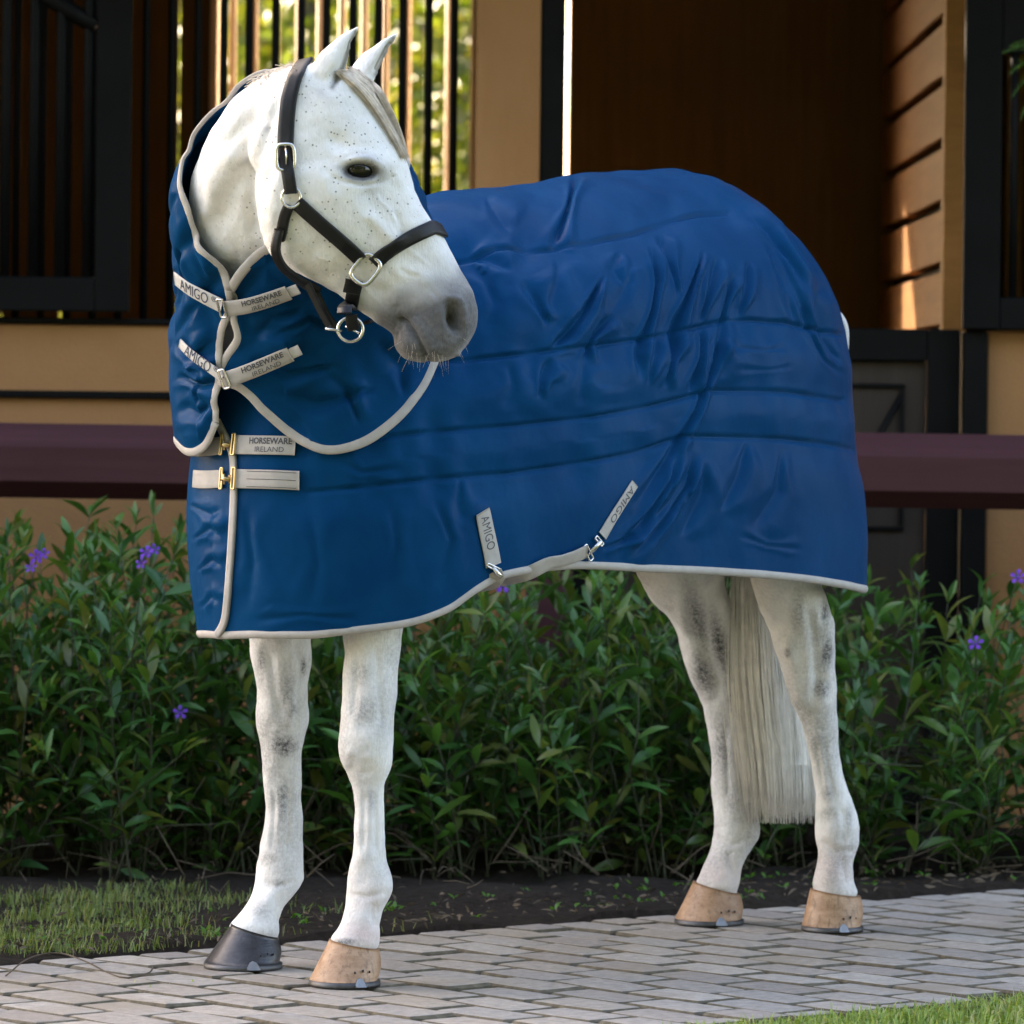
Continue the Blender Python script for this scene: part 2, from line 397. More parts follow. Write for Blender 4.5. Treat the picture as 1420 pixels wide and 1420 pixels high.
M['leaf'] = leafm('hedge_leaf', [(.028, .090, .020), (.046, .150, .032), (.068, .185, .038), (.034, .118, .040), (.095, .20, .040), (.15, .17, .045), (.030, .100, .022), (.040, .13, .028)], .3, .36)
M['stem'] = simple('hedge_stem', (.035, .042, .018), .7, var=.4, vs=40)
M['twig'] = simple('dry_twig', (.095, .07, .046), .9, var=.45, vs=30)
M['petal'] = leafm('purple_petal', [(.14, .03, .48), (.20, .05, .60)], .35, .6)
M['grass'] = leafm('grass_blade', [(.11, .20, .04), (.20, .33, .07), (.32, .40, .11), (.15, .27, .06), (.44, .41, .20)], .35, .5)
M['shaded_grass'] = leafm('shaded_grass_blade', [(.06, .12, .025), (.11, .19, .04), (.18, .23, .065), (.08, .15, .03), (.26, .25, .12)], .3, .5)  # same grass as the lawn, colours darkened to imitate shade
M['treeleaf'] = leafm('tree_leaf', [(.06, .10, .015), (.10, .15, .02), (.14, .17, .03), (.05, .085, .015), (.20, .19, .04)], .55, .4)
M['bark'] = simple('bark', (.12, .09, .065), .95, var=.4, vs=20, bs=30, bst=.6, dist=.02)
M['fern'] = leafm('fern_frond', [(.05, .16, .02), (.08, .2, .03)], .4)

# ------------------------------------------------------------------ the setting: ground, bed, path
def plane(name, pts, mat, z):
    v = [(p[0], p[1], z) for p in pts]; o = mk(name, v, [list(range(len(v)))], mat, None, False); meta(o, kind='structure'); return o
plane('ground', [(-400, -200), (400, -200), (400, 800), (-400, 800)], M['lawn'], -0.035)
pa, pb_ = G(0, 1337), G(1420, 1231)
PU = (pb_-pa)/np.linalg.norm(pb_-pa); PV = np.array([PU[1], -PU[0], 0.0])      # along the path, across towards the camera
PW = float((G(1215, 1399)-pa) @ PV)
# planting bed: rough soil sheet between path and stable wall
nx, ny = 170, 90
bx = np.linspace(-5, 6, nx); by = np.linspace(8.2, 13.88, ny); BX, BY = np.meshgrid(bx, by, indexing='ij')
bz = .012*wob(np.stack([BX, BY, 0*BX], -1), 2.2, 1)+.006*wob(np.stack([BX, BY, 0*BX], -1), 7, 2)
q = np.stack([BX, BY], -1)-pa[:2]; dv = q @ PV[:2]
bz = np.where(dv > -.04, -.06, bz+.0)
soil = mk('planting_bed', np.stack([BX, BY, bz], -1).reshape(-1, 3), grid_faces(nx, ny), M['soil']); meta(soil, kind='structure')
def pw(u, v, z=0.0): return pa+PU*u+PV*v+np.array([0, 0, z])
pth = mk('path', [pw(-6, -.02, -.011), pw(9, -.02, -.011), pw(9, PW+.03, -.011), pw(-6, PW+.03, -.011)], [[0, 1, 2, 3]], M['joint'], None, False); meta(pth, kind='structure')
def paver_mesh(name, lu, lv, seed):
    r = np.random.default_rng(seed); v = []
    n = 4
    def ring(e, z, jit):
        o = []
        for (a, b) in ((-1, -1), (0, -1), (1, -1), (1, 0), (1, 1), (0, 1), (-1, 1), (-1, 0)):
            c = .96 if (a and b) else 1.0
            o.append((a*(lu/2*c-e)+r.normal()*jit, b*(lv/2*(.985 if (a and b) else 1)-e)+r.normal()*jit, z+r.normal()*jit*.35))
        return o
    v = ring(0, -.04, 0)+ring(0, -.0055, .0012)+ring(.0038, -.0010, .0012)+ring(.008, .0003, .0006)
    f = []
    for k in range(3): f += [[k*8+j, k*8+(j+1) % 8, k*8+8+(j+1) % 8, k*8+8+j] for j in range(8)]
    f.append([24+j for j in range(8)])
    me = bpy.data.meshes.new(name); me.from_pydata(v, [], f); me.materials.append(M['paver']); me.materials.append(M['dirt']); me.polygons.foreach_set('material_index', [1]*16+[0]*9)
    me.update(); return me, v, f
LU, LV = .120, .212
M['dirt'] = simple('paver_edge_dirt', (.115, .097, .068), 1, var=.55, vs=40, bs=150, bst=.4)
variants = [paver_mesh('paver', LU-.012-.003*(k % 2), LV-.013-.004*(k % 3), k) for k in range(6)]
ang = math.atan2(PU[1], PU[0]); rest = MB(); npv = 0
col = 0; u = -5.8
while u < 8.8:
    off = (col % 2)*LV/2+random.uniform(-.015, .015)
    v0 = -off
    while v0 < PW-.01:
        a, b = max(v0, 0), min(v0+LV, PW); ln = b-a
        if ln > .05:
            c = pw(u+LU/2, (a+b)/2); x, y = proj(c)
            me, vv, ff = random.choice(variants); tilt = (random.gauss(0, .008), random.gauss(0, .005)); dz = random.gauss(0, .0012); rz = ang+random.gauss(0, .012)
            if -90 < x < 1510 and 1200 < y < 1480 and npv < 298:
                o = bpy.data.objects.new('paver', me); COL.objects.link(o); o.parent = pth
                o.location = (c[0], c[1], dz); o.rotation_euler = (tilt[0], tilt[1], rz); o.scale = (1, ln/LV, 1); npv += 1
            else:
                A = np.array(vv)*np.array([1, ln/LV, 1]); ca, sa = math.cos(rz), math.sin(rz)
                rest.add(np.stack([A[:, 0]*ca-A[:, 1]*sa+c[0], A[:, 0]*sa+A[:, 1]*ca+c[1], A[:, 2]+dz], 1), ff)
        v0 += LV
    col += 1; u += LU
o = rest.build('far_paving', M['paver'], pth, False); o.data.materials.append(M['dirt']); o.data.polygons.foreach_set('material_index', ([1]*16+[0]*9)*(len(o.data.polygons)//25)); meta(o, kind='stuff')

# ------------------------------------------------------------------ the stable building
YW = 13.9                       # front face of the stable wall
def X(px, Y=YW, py=400): return float(P(px, py, Y)[0])
def Z(py, Y=YW, px=710): return float(P(px, py, Y)[2])
st = empty('stable_building', (0, YW+2.5, 0), 'tan stucco stable with black steel window grilles and open stall door', 'stable')
bsm, stu = M['black_steel'], M['stucco']
zs = Z(444, YW, 100)                                   # sill of the left window
xr0, xr1 = X(657), X(746)                               # pilaster
xd1 = X(1367, YW, 700)                                 # right end of the door
box('wall', -8, xr1, YW, YW+.16, -.2, zs-.012, stu, st, .006)
box('wall', X(-330), X(-120), YW, YW+.16, zs-.012, 4.6, stu, st, .006)
box('wall', -8, X(-331), YW, YW+.16, zs-.012, 4.6, stu, st, .006)
box('wall', X(-119), xr0, YW, YW+.16, 3.0, 4.6, stu, st, .006)
box('pilaster', xr0, xr1, YW-.03, YW+.17, zs-.010, 4.6, stu, st, .006)
box('wall', xr1+.002, xd1, YW, YW+.16, 3.0, 4.6, stu, st, .006)
zr = Z(459, YW, 1400)
box('wall', xd1, 7.5, YW, YW+.16, -.2, zr, stu, st, .006)
box('wall', xd1+.85, 7.5, YW, YW+.16, zr+.002, 4.6, stu, st, .006)
box('wall', xd1, xd1+.848, YW, YW+.16, 3.0, 4.6, stu, st, .006)
box('sill', X(-119), xr0, YW-.015, YW+.14, zs-.010, zs+.006, bsm, st, .003)
zt = Z(548, YW, 100); box('wall_trim', -8, xr1+.01, YW-.022, YW+.01, zt-.008, zt+.012, bsm, st, .003)
# side, back and roof shell
box('side_wall', -8, -7.8, YW+.17, 17.1, -.2, 4.6, stu, st); box('side_wall', 7.3, 7.5, YW+.17, 17.1, -.2, 4.6, stu, st)
for nm, pts in (('roof', [(-8.4, 12.9, 4.45), (7.9, 12.9, 4.45), (7.9, 15.5, 5.9), (-8.4, 15.5, 5.9)]), ('roof', [(-8.4, 15.5, 5.9), (7.9, 15.5, 5.9), (7.9, 17.35, 4.75), (-8.4, 17.35, 4.75)])):
    v = [(a, b, c) for a, b, c in pts]+[(a, b, c+.12) for a, b, c in pts]
    mk(nm, v, [[0, 1, 2, 3], [7, 6, 5, 4], [0, 4, 5, 1], [1, 5, 6, 2], [2, 6, 7, 3], [3, 7, 4, 0]], M['roof'], st, False)
v = [(-8.4, 13.1, 2.75), (7.9, 13.1, 2.75), (7.9, YW-.04, 3.4), (-8.4, YW-.04, 3.4)]; v += [(a, b, c+.07) for a, b, c in v]
mk('porch_roof', v, [[0, 1, 2, 3], [7, 6, 5, 4], [0, 4, 5, 1], [1, 5, 6, 2], [2, 6, 7, 3], [3, 7, 4, 0]], M['roof'], st, False)
mk('gable', [(-7.9, YW, 4.6), (-7.9, 17.1, 4.6), (-7.9, 15.5, 5.85)], [[0, 1, 2]], stu, st, False)
mk('gable', [(7.4, YW, 4.6), (7.4, 17.1, 4.6), (7.4, 15.5, 5.85)], [[0, 1, 2]], stu, st, False)
mk('stall_floor', [(-7.8, YW+.17, .01), (7.3, YW+.17, .01), (7.3, 17.0, .01), (-7.8, 17.0, .01)], [[0, 1, 2, 3]], M['floor_in'], st, False)
# rear wall with a grilled opening
YR = 17.0
xo0, xo1 = X(296, YR, 150), X(656, YR, 150)
def boards(x0, x1, z0, z1, y0, wd=.19):
    xx = x0
    while xx < x1-.01:
        e = min(xx+wd, x1); box('board', xx+.003, e-.003, y0, y0+.03, z0, z1, M['stall_wood'], st, .003); xx = e
boards(X(-160, YR), xo0-.01, -.1, 4.4, YR)
box('rear_wall', -7.8, X(-160, YR)-.002, YR, YR+.05, -.1, 4.5, M['stall_wood'], st)
box('rear_wall', xo0-.01, xo1, YR, YR+.05, -.1, 1.0, M['stall_wood'], st)
box('rear_wall', xo0-.01, xo1, YR, YR+.05, 2.8, 4.5, M['stall_wood'], st)
xs0, xs1 = X(779, YR, 130), X(790, YR, 130)
box('rear_wall', xo1, xs0, YR, YR+.05, -.1, 4.5, M['stall_wood'], st)
box('rear_wall', xs1, 7.3, YR, YR+.05, -.1, 4.6, M['stall_wood'], st)
box('rear_jamb', xo0-.012, xo0+.012, YR-.02, YR+.14, 1.0, 2.8, M['tan_paint'], st)
box('rear_jamb', xo1-.01, xo1+.014, YR-.02, YR+.14, 1.0, 2.8, M['tan_paint'], st)
for px in (322, 352, 443, 473, 504, 533.5, 564.5, 593, 622, 383, 413):
    x = X(px, YR+.05, 130); wv = .009 if px in (383, 413, 593) else .0115
    tube('rear_bar', [(x, YR+.06, 1.0), (x, YR+.06, 2.2), (x, YR+.06, 2.8)], wv, M['tan_paint'], st, n=10)
box('added_sunlit_wall', xs1-.002, xs1+.05, YR+.055, YR+2.6, -.1, 3.2, M['tan_paint'], st)  # wall added behind the gap so its side catches sun as a bright strip
# stall partitions
YP = 16.6
box('stall_wall', X(790, YP, 150), X(1262, YP, 150), YP, YP+.05, -.1, 4.2, M['stall_wood'], st, .004)
xp = X(1312, YW+.2, 200)
for k in range(18):
    z0 = Z(456, YW+.2, 1300)+(k-7)*.170
    box('board', xp, xp+.04, YW+.30, YP-.05, z0+.013, z0+.157, M['pale_wood'], st, .004)
box('board_backing', xp+.041, xp+.06, YW+.30, YP-.05, -.1, 4.0, bsm, st)
box('partition_post', xp-.004, xp+.06, YW+.20, YW+.298, -.1, 4.2, M['pale_wood'], st, .004)
# door opening frame, half door with panel and braces
box('door_jamb', xr1+.002, X(780), YW-.02, YW+.15, -.1, 4.2, bsm, st, .004)
box('door_jamb', X(1335, YW, 600), xd1-.002, YW-.03, YW+.15, -.1, zr-.002, bsm, st, .004)
dr = st
xa, xb = X(783, YW, 500), X(1331, YW, 600); zd = Z(456, YW, 1250)
hd = [box('half_door_stile', xa, xa+.085, YW+.01, YW+.06, .02, zd, bsm, st, .004), box('half_door_stile', X(1286, YW, 600), xb, YW+.01, YW+.06, .02, zd, bsm, st, .004),
      box('half_door_rail', xa+.087, X(1286, YW, 600)-.002, YW+.01, YW+.06, Z(501, YW, 1250), zd, bsm, st, .004), box('half_door_rail', xa+.087, X(1286, YW, 600)-.002, YW+.01, YW+.06, .02, .13, bsm, st, .004)]
box('half_door_panel', xa+.087, X(1286, YW, 600)-.002, YW+.035, YW+.055, .13, Z(501, YW, 1250), M['dark_panel'], st, .003)
zp0, zp1 = .60, Z(538, YW, 1220)
for z in (zp1-.0, zp1-.38): box('panel_molding', X(830), X(1256, YW, 560), YW+.024, YW+.036, z, z+.012, bsm, st, .003)
for px in (830, 1252): box('panel_molding', X(px, YW, 560)-.006, X(px, YW, 560)+.006, YW+.0235, YW+.0355, zp1-.366, zp1, bsm, st, .003)
m = MB(); m.tube([(X(1250, YW, 600), YW+.03, zp1-.02), (X(1160, YW, 600), YW+.03, zp1-.34)], .008, n=6); m.build('panel_brace', bsm, st)
# left window grille and its black shutter leaf
pxs = [238-35.6*k for k in range(9)][::-1]+[274]+[309.6, 344.8, 381.4, 416.6, 451.8, 488.5, 523.7, 557.5, 594, 629]
for px in pxs:
    x = X(px, YW+.08, 130); tube('window_bar', [(x, YW+.08, zs), (x, YW+.08, 2.2), (x, YW+.08, 3.0)], .0105, bsm, st, n=10)
YS = YW-.07
sh = empty('window_shutter', (X(60), YS, zs), 'black steel barred shutter hanging over the stable window sill', 'shutter')
box('stile', X(134, YS, 200), X(181, YS, 200), YS, YS+.04, Z(432, YS, 100), 3.0, bsm, sh, .004)
box('rail', X(-190, YS, 200), X(134, YS, 200)-.002, YS, YS+.04, Z(432, YS, 100), Z(384, YS, 100), bsm, sh, .004)
box('rail', X(-190, YS, 200), X(134, YS, 200)-.002, YS, YS+.04, 2.86, 3.0, bsm, sh, .004)
box('stile', X(-235, YS, 200), X(-190, YS, 200)-.002, YS, YS+.04, Z(432, YS, 100), 3.0, bsm, sh, .004)
m = MB(); a0 = np.array(P(133, 37, YS+.02)); a1 = np.array(P(60, -8, YS+.02)); dd = (a1-a0)
m.tube([a0, a0+dd*.5, a0+dd*3.2], .024, n=6); m.build('brace', bsm, sh)
for px in (8, 47, 84, 122, -30, -68, -106, -145):
    x = X(px, YS+.02, 200); tube('bar', [(x, YS+.02, Z(384, YS, 100)), (x, YS+.02, 2.0), (x, YS+.02, 2.86)], .014, bsm, sh, n=8)
# sliding grille door at the right of the stall opening
YD = YW-.06
sd = empty('sliding_grille', (X(1365), YD, zr), 'black steel sliding door leaf with barred upper part beside the stall opening', 'stable door')
box('stile', X(1338, YD, 200), X(1389, YD, 200), YD, YD+.04, Z(457, YD, 1365), 3.1, bsm, sd, .004)
box('rail', X(1389, YD, 200)+.002, X(1660), YD, YD+.04, Z(457, YD, 1365), Z(412, YD, 1365), bsm, sd, .004)
box('rail', X(1389, YD, 200)+.002, X(1660), YD, YD+.04, Z(0, YD, 1365)-.14, 2.30, bsm, sd, .004)
for px in (1407, 1437, 1467, 1500, 1540, 1580, 1620):
    x = X(px, YD, 200); tube('bar', [(x, YD+.02, Z(412, YD, 1365)), (x, YD+.02, 1.8), (x, YD+.02, Z(0, YD, 1365)-.14)], .011, bsm, sd, n=8)
box('stile', X(1660)+.002, X(1700), YD, YD+.04, Z(457, YD, 1365), 3.1, bsm, sd, .004)
for px in (1395, 1425, 1455, 1490): box('inner_board', X(px, 15.2, 200), X(px+24, 15.2, 200), 15.2, 15.23, 0, 4.0, M['pale_wood'], st, .003)

# maroon tie rail in front of the wall
YT = 13.25
hr = empty('tie_rail', (0, YT, 0), 'long maroon painted wooden rail on posts in front of the stable wall', 'rail')
z0, z1, z2, z3 = Z(698), Z(674), Z(622), Z(594)
z0, z1, z2, z3 = [Z(y, YT, 710) for y in (699, 677, 625, 595)]
zc = (z0+z3)/2
R = []
for x in np.linspace(-4.5, 4.5, 19):
    wv = .002*math.sin(x*3)
    R.append([(x, YT+.055, z0+wv), (x, YT+.004, z1+wv), (x, YT, z1+.004+wv), (x, YT, z2-.004+wv), (x, YT+.004, z2+wv), (x, YT+.06, z3+wv), (x, YT+.13, z3+wv), (x, YT+.18, z2+wv), (x, YT+.18, z1+wv), (x, YT+.125, z0+wv)])
v, f = loft(R); mk('beam', v, f, M['maroon'], hr, False)
for x in (-3.6, -1.9, .1, 2.0, 3.7): box('post', x-.06, x+.06, YT+.04, YT+.15, -.1, z0+.02, M['maroon'], hr, .006)

# ------------------------------------------------------------------ the horse
HOOF = {'LF': (478, 1367), 'RF': (338, 1342.5), 'RH': (982, 1281.5), 'LH': (1154, 1291)}
hp = {k: G(*v) for k, v in HOOF.items()}
F0 = (hp['LF']+hp['RF'])/2; H0 = (hp['LH']+hp['RH'])/2
BL = np.linalg.norm(H0-F0); Bv = (H0-F0)/BL; Lv = np.array([Bv[1], -Bv[0], 0.0])
def H(t, l, z): t, l, z = np.broadcast_arrays(t, l, z); return F0+Bv*t[..., None]+Lv*l[..., None]+np.stack([0*z, 0*z, z], -1)
def ray_l(px, py, l0):
    d = dirs(px, py); s = (l0-Lv @ (CAM-F0))/(Lv @ d); return CAM+d*s
print('frame', F0, H0, BL, {k: ((v-F0)@Bv, (v-F0)@Lv) for k, v in hp.items()})
YH = 9.60                                                 # plane of the turned head
th32 = np.linspace(0, 2*np.pi, 40, endpoint=False)
parts = []
# head: outline of the profile, swept through its width
C0 = np.array([430., 150.]); ax = np.array([180., 305.]); ax /= np.linalg.norm(ax); nr = np.array([ax[1], -ax[0]])
up = [(440, 86), (470, 92), (505, 112), (524, 150), (541, 182), (556, 208), (566, 230), (577, 263), (591, 294), (603, 313), (616, 330), (628, 355), (641, 380), (654, 406), (662, 431), (661, 455), (651, 476), (639, 490)]
lo = [(372, 120), (345, 200), (345, 250), (350, 290), (357, 325), (370, 347), (392, 366), (415, 381), (436, 390), (456, 401), (480, 417), (511, 440), (530, 453), (545, 463), (549, 481), (559, 494), (578, 502), (600, 502), (618, 500), (634, 494)]
sh_ = lambda L: np.array([((np.array(p)-C0)@ax, (np.array(p)-C0)@nr) for p in L])
U, Lo = sh_(up), sh_(lo)
U = U[np.argsort(U[:, 0])]; Lo = Lo[np.argsort(Lo[:, 0])]
ss = np.r_[np.linspace(-52, 370, 70), 370+33*np.sin(np.linspace(.05, 1, 16)*np.pi/2)]
sE = ss[-1]
hw = cub([-60, 0, 60, 110, 160, 220, 280, 320, 350, 380, 395, 404], [.055, .088, .100, .104, .090, .070, .055, .056, .060, .055, .042, .012], ss)
rings = []
for s, wv in zip(ss, hw):
    hi = cub(U[:, 0], U[:, 1], s); lw = cub(Lo[:, 0], Lo[:, 1], s)
    c, r = (hi+lw)/2, (hi-lw)/2
    co, si = np.cos(th32), np.sin(th32)
    e = 0.86
    ch = np.sign(co)*np.abs(co)**e; sh = np.sign(si)*np.abs(si)**e
    wid = wv*(1-.10*np.maximum(0, co)*sst(150, 260, s)-.28*np.maximum(0, -co)*sst(60, 140, s)*(1-sst(300, 360, s)))
    ctr = C0+ax*s
    pts2 = ctr+np.outer(c+r*ch, nr)
    q = P(pts2[:, 0], pts2[:, 1], YH); q[:, 1] += sh*wid
    q = np.array([CAM+(a-CAM)*(1) for a in q]); rings.append(q)
parts.append(loft(rings))
# ears: hollow leaf-shaped shells
def ear(base, tip, w0, Y, lean, open_dir):
    base, tip = np.array(base, float), np.array(tip, float); n = 16; R = []
    d = tip-base; L = np.linalg.norm(d); d /= L; sd = np.array([-d[1], d[0]])
    if sd @ np.array(open_dir) < 0: sd = -sd
    for k in range(n):
        s = k/(n-1); wv = w0*cub([0, .15, .35, .6, .85, 1], [.80, 1.0, .96, .66, .27, .02], s)
        bend = sd*(6*math.sin(s*math.pi)*lean)
        c = base+d*L*s-bend*.4
        o = []
        for a in np.linspace(0, 2*np.pi, 20, endpoint=False):
            x = math.cos(a); y = math.sin(a)
            dent = .80*math.exp(-((abs((a+.80+np.pi) % (2*np.pi)-np.pi))/.70)**2)*sst(.05, .25, s)*(1-sst(.9, 1, s)) if True else 0
            rr = 1-dent
            q = c+sd*wv*x*rr*.92
            p3 = P(q[0], q[1], Y); p3[1] += wv/F*Y*y*.62*(1 if y < 0 else .85)
            o.append(p3)
        R.append(o)
    return loft(R)
parts.append(ear((443, 122), (499, 34), 27, YH-.05, 1, (.8, .3)))
parts.append(ear((496, 116), (554, 43), 22, YH+.055, 1, (.8, .3)))
# neck: stacked slices between the poll and the chest
NK = dict(y=[92, 110, 140, 170, 223, 257, 290, 350, 430, 500, 560], l=[402, 356, 322, 300, 274, 264, 261, 260, 275, 310, 350],
          r=[448, 470, 490, 510, 535, 550, 565, 585, 590, 575, 550], Y=[9.64, 9.65, 9.67, 9.69, 9.735, 9.765, 9.80, 9.86, 9.97, 10.02, 10.04], d=[.035, .06, .085, .105, .13, .14, .15, .165, .165, .15, .12])
def neck_slice(y, ex=0.0, exd=0.0, T=NK):
    l, r = cub(T['y'], T['l'], y), cub(T['y'], T['r'], y); Yc, dd = cub(T['y'], T['Y'], y), cub(T['y'], T['d'], y)
    a, b = P(l, y, Yc), P(r, y, Yc)
    return (a+b)/2, (b[0]-a[0])/2+ex, dd+exd
R = []
for y in np.linspace(93, 560, 46):
    c, hx, hy = neck_slice(y); R.append(np.stack([c[0]+hx*np.cos(th32), c[1]+hy*np.sin(th32), 0*th32+c[2]], 1))
parts.append(loft(R))
# trunk
R = []
for t in np.linspace(-.10, BL+.02, 30):
    u = (t+.10)/(BL+.12)
    top = cub([0, .12, .3, .6, .85, 1], [1.16, 1.36, 1.42, 1.44, 1.46, 1.30], u); bot = cub([0, .15, .4, .7, .85, 1], [.92, .80, .78, .84, .92, 1.02], u)
    wv = cub([0, .1, .3, .6, .85, 1], [.12, .19, .25, .26, .24, .13], u)
    R.append(H(t, wv*np.cos(th32), (top+bot)/2+(top-bot)/2*np.sin(th32)))
parts.append(loft(R))
# legs: slices (photo row, left edge, right edge)
LEG = {
 'RF': [(700, 322, 450), (780, 335, 442), (879, 345, 432), (919, 350, 431.5), (958, 354.6, 428), (998, 356, 427), (1025, 358.6, 421.7), (1053, 363, 420), (1084, 366, 419), (1116, 365.7, 418.5), (1155, 364, 419), (1179, 361, 420), (1203, 356, 421.7), (1220, 354, 421.5), (1232, 351, 412), (1243, 347, 402), (1258, 339, 392), (1274, 327, 388), (1288, 317, 388), (1300, 322, 384), (1318, 326, 380)],
 'LF': [(700, 462, 590), (780, 470, 572), (875, 477, 558.5), (919, 477, 554), (958, 476, 550.6), (998, 471, 547), (1025, 468.6, 544.7), (1057, 474, 543), (1077, 483, 538), (1092, 488.5, 533), (1116, 490.7, 532), (1155, 490, 533.7), (1187, 488, 535), (1215, 483.6, 543), (1234, 481.6, 545.5), (1250, 481.5, 538), (1266, 478, 528), (1286, 469, 525), (1301, 458, 526), (1310, 457, 526), (1322, 464, 520), (1336, 468, 516)],
 'RH': [(640, 880, 1050), (720, 866, 1030), (799, 884, 1006), (819, 893.5, 1010), (839, 907, 1018), (858, 925, 1026), (878, 937, 1031), (898, 942, 1036), (918, 947.5, 1040), (937, 954.6, 1042), (957, 966, 1042), (981, 976, 1041), (1004, 981, 1040), (1036, 985, 1041), (1067, 987, 1044.5), (1099, 988, 1049), (1123, 989, 1051.6), (1146, 989, 1054), (1162, 988, 1052), (1178, 986, 1041), (1194, 979, 1032), (1209, 970, 1027.5), (1225, 963, 1025.5), (1240, 969, 1020), (1254, 974, 1016)],
 'LH': [(640, 1010, 1160), (720, 1022, 1150), (803, 1040, 1138), (823, 1046, 1143), (847, 1054, 1151.7), (870, 1065, 1158), (890, 1073, 1158), (918, 1082, 1156.5), (941, 1088, 1159.6), (965, 1095, 1160), (989, 1106, 1160), (1012, 1114, 1161.5), (1036, 1119, 1163.5), (1060, 1123, 1166), (1083, 1127, 1171), (1107, 1130, 1180), (1127, 1130, 1188), (1146, 1129, 1192), (1166, 1131, 1192), (1186, 1134, 1186), (1201, 1132, 1183), (1221, 1128, 1184), (1238, 1127, 1190), (1250, 1133, 1184), (1264, 1137, 1180)]}
legtop = {}
for k, rows in LEG.items():
    l0 = float((hp[k]-F0)@Lv); A = np.array(rows, float); R = []
    for y in np.linspace(A[0, 0], A[-1, 0], 70):
        a, b = cub(A[:, 0], A[:, 1], y), cub(A[:, 0], A[:, 2], y)
        c = ray_l((a+b)/2, y, l0); hx = (b-a)/2/F*c[1]; hy = hx*(.92 if k[1] == 'F' else 1.0)
        R.append(np.stack([c[0]+hx*np.cos(th32), c[1]+hy*np.sin(th32), 0*th32+c[2]], 1))
    parts.append(loft(R)); legtop[k] = R[-1]
# one continuous skin
mb = MB()
for v, f in parts: mb.add(v, f)
tmp = mb.build('tmp', None)
r = tmp.modifiers.new('r', 'REMESH'); r.mode = 'VOXEL'; r.voxel_size = .0034
s_ = tmp.modifiers.new('s', 'SMOOTH'); s_.factor = .5; s_.iterations = 6
dg = bpy.context.evaluated_depsgraph_get(); hm = bpy.data.meshes.new_from_object(tmp.evaluated_get(dg)); bpy.data.objects.remove(tmp)
nv = len(hm.vertices); HV = np.zeros(nv*3); hm.vertices.foreach_get('co', HV); HV = HV.reshape(-1, 3)
HN = np.zeros(nv*3); hm.vertices.foreach_get('normal', HN); HN = HN.reshape(-1, 3)
px, py = proj(HV)
dsp = np.zeros(nv)
head = (HV[:, 1] < YH+.125) & (py < 520) & (px > 330)
def hb(amp, *a): 
    global dsp
    dsp = dsp+np.where(head, amp*blob(px, py, *a), 0)
def hl(amp, line, wd, fade=True, mask=None):
    global dsp
    d, t = polydist(px, py, line); tf = np.clip(np.sin(np.pi*np.clip(t, .02, .98))*2.2, 0, 1) if fade else 1
    dsp = dsp+np.where(head if mask is None else mask, amp*np.exp(-(d/wd)**2)*tf, 0)
hb(.010, 500, 221, 30, 11, 12)                 # brow
hb(-.009, 470, 196, 20, 13, 35)                # hollow above the eye
hb(-.008, 535, 262, 22, 30, -35); hb(.004, 505, 258, 26, 8, 8)
hb(-.007, 470, 250, 16, 14, 0)
d_, _ = polydist(px, py, [(438, 300), (438, 301)])
dsp += np.where(head, .010*(1-sst(56, 84, d_)), 0)          # cheek disc
hl(.007, [(505, 292), (530, 318), (553, 345)], 9)            # facial crest
hl(-.005, [(478, 372), (500, 392), (520, 402), (540, 405)], 10)
hl(.004, [(540, 372), (575, 378), (600, 395)], 9)
for L_ in ([(535, 300), (548, 330), (575, 352), (600, 372)], [(470, 340), (486, 360), (505, 400), (530, 425)], [(420, 330), (440, 352), (470, 362)], [(556, 395), (548, 420), (553, 440)], [(520, 270), (540, 290), (552, 312)]): hl(.0018, L_, 2.6)
for L_ in ([(596, 402), (606, 412), (608, 430)], [(590, 410), (600, 424), (602, 445)], [(560, 452), (552, 462), (551, 476)], [(474, 222), (490, 214), (512, 214)], [(480, 252), (500, 258), (520, 254)]): hl(-.0022, L_, 2.4)
hl(-.003, [(551, 372), (566, 380), (584, 385)], 4); hl(-.003, [(548, 290), (556, 312), (560, 332)], 5); hl(.003, [(392, 200), (388, 240), (372, 300)], 12)
for L_ in ([(492, 48), (484, 71), (473, 98), (461, 120)], [(543, 56), (533, 77), (521, 103)]): hl(-.009, L_, 4.5, True, py < 135)
hb(.013, 622, 424, 28, 30, 30)                 # nostril bulge
hb(-.044, 627, 441, 9, 18, -14)
hl(.006, [(613, 420), (622, 415), (634, 418), (641, 434), (642, 455)], 5)
hl(.004, [(613, 425), (616, 445), (625, 462), (636, 466)], 5)
hl(-.009, [(556, 443), (566, 448), (576, 462), (586, 482), (594, 498)], 3.4, False)
hb(-.005, 558, 444, 8, 6); hl(.004, [(570, 440), (590, 465), (604, 492)], 9)
hb(.006, 564, 480, 14, 15); hl(-.004, [(548, 420), (553, 440), (550, 460)], 7)
# eyelids and socket
ex, ey = 499.5, 238.0
dx, dy = (px-ex), (py-ey); ca, sa = math.cos(math.radians(4)), math.sin(math.radians(4)); u, v = dx*ca+dy*sa, -dx*sa+dy*ca
rr = np.hypot(u/27, v/(12.5+2.0*np.clip(-v, -1, 1)))
dsp += np.where(head, -.013*(1-sst(.62, 1.0, rr))+.0022*np.exp(-((rr-1.22)/.20)**2)-.002*np.exp(-((rr-1.75)/.2)**2)*(.5+.5*np.sign(v)), 0)
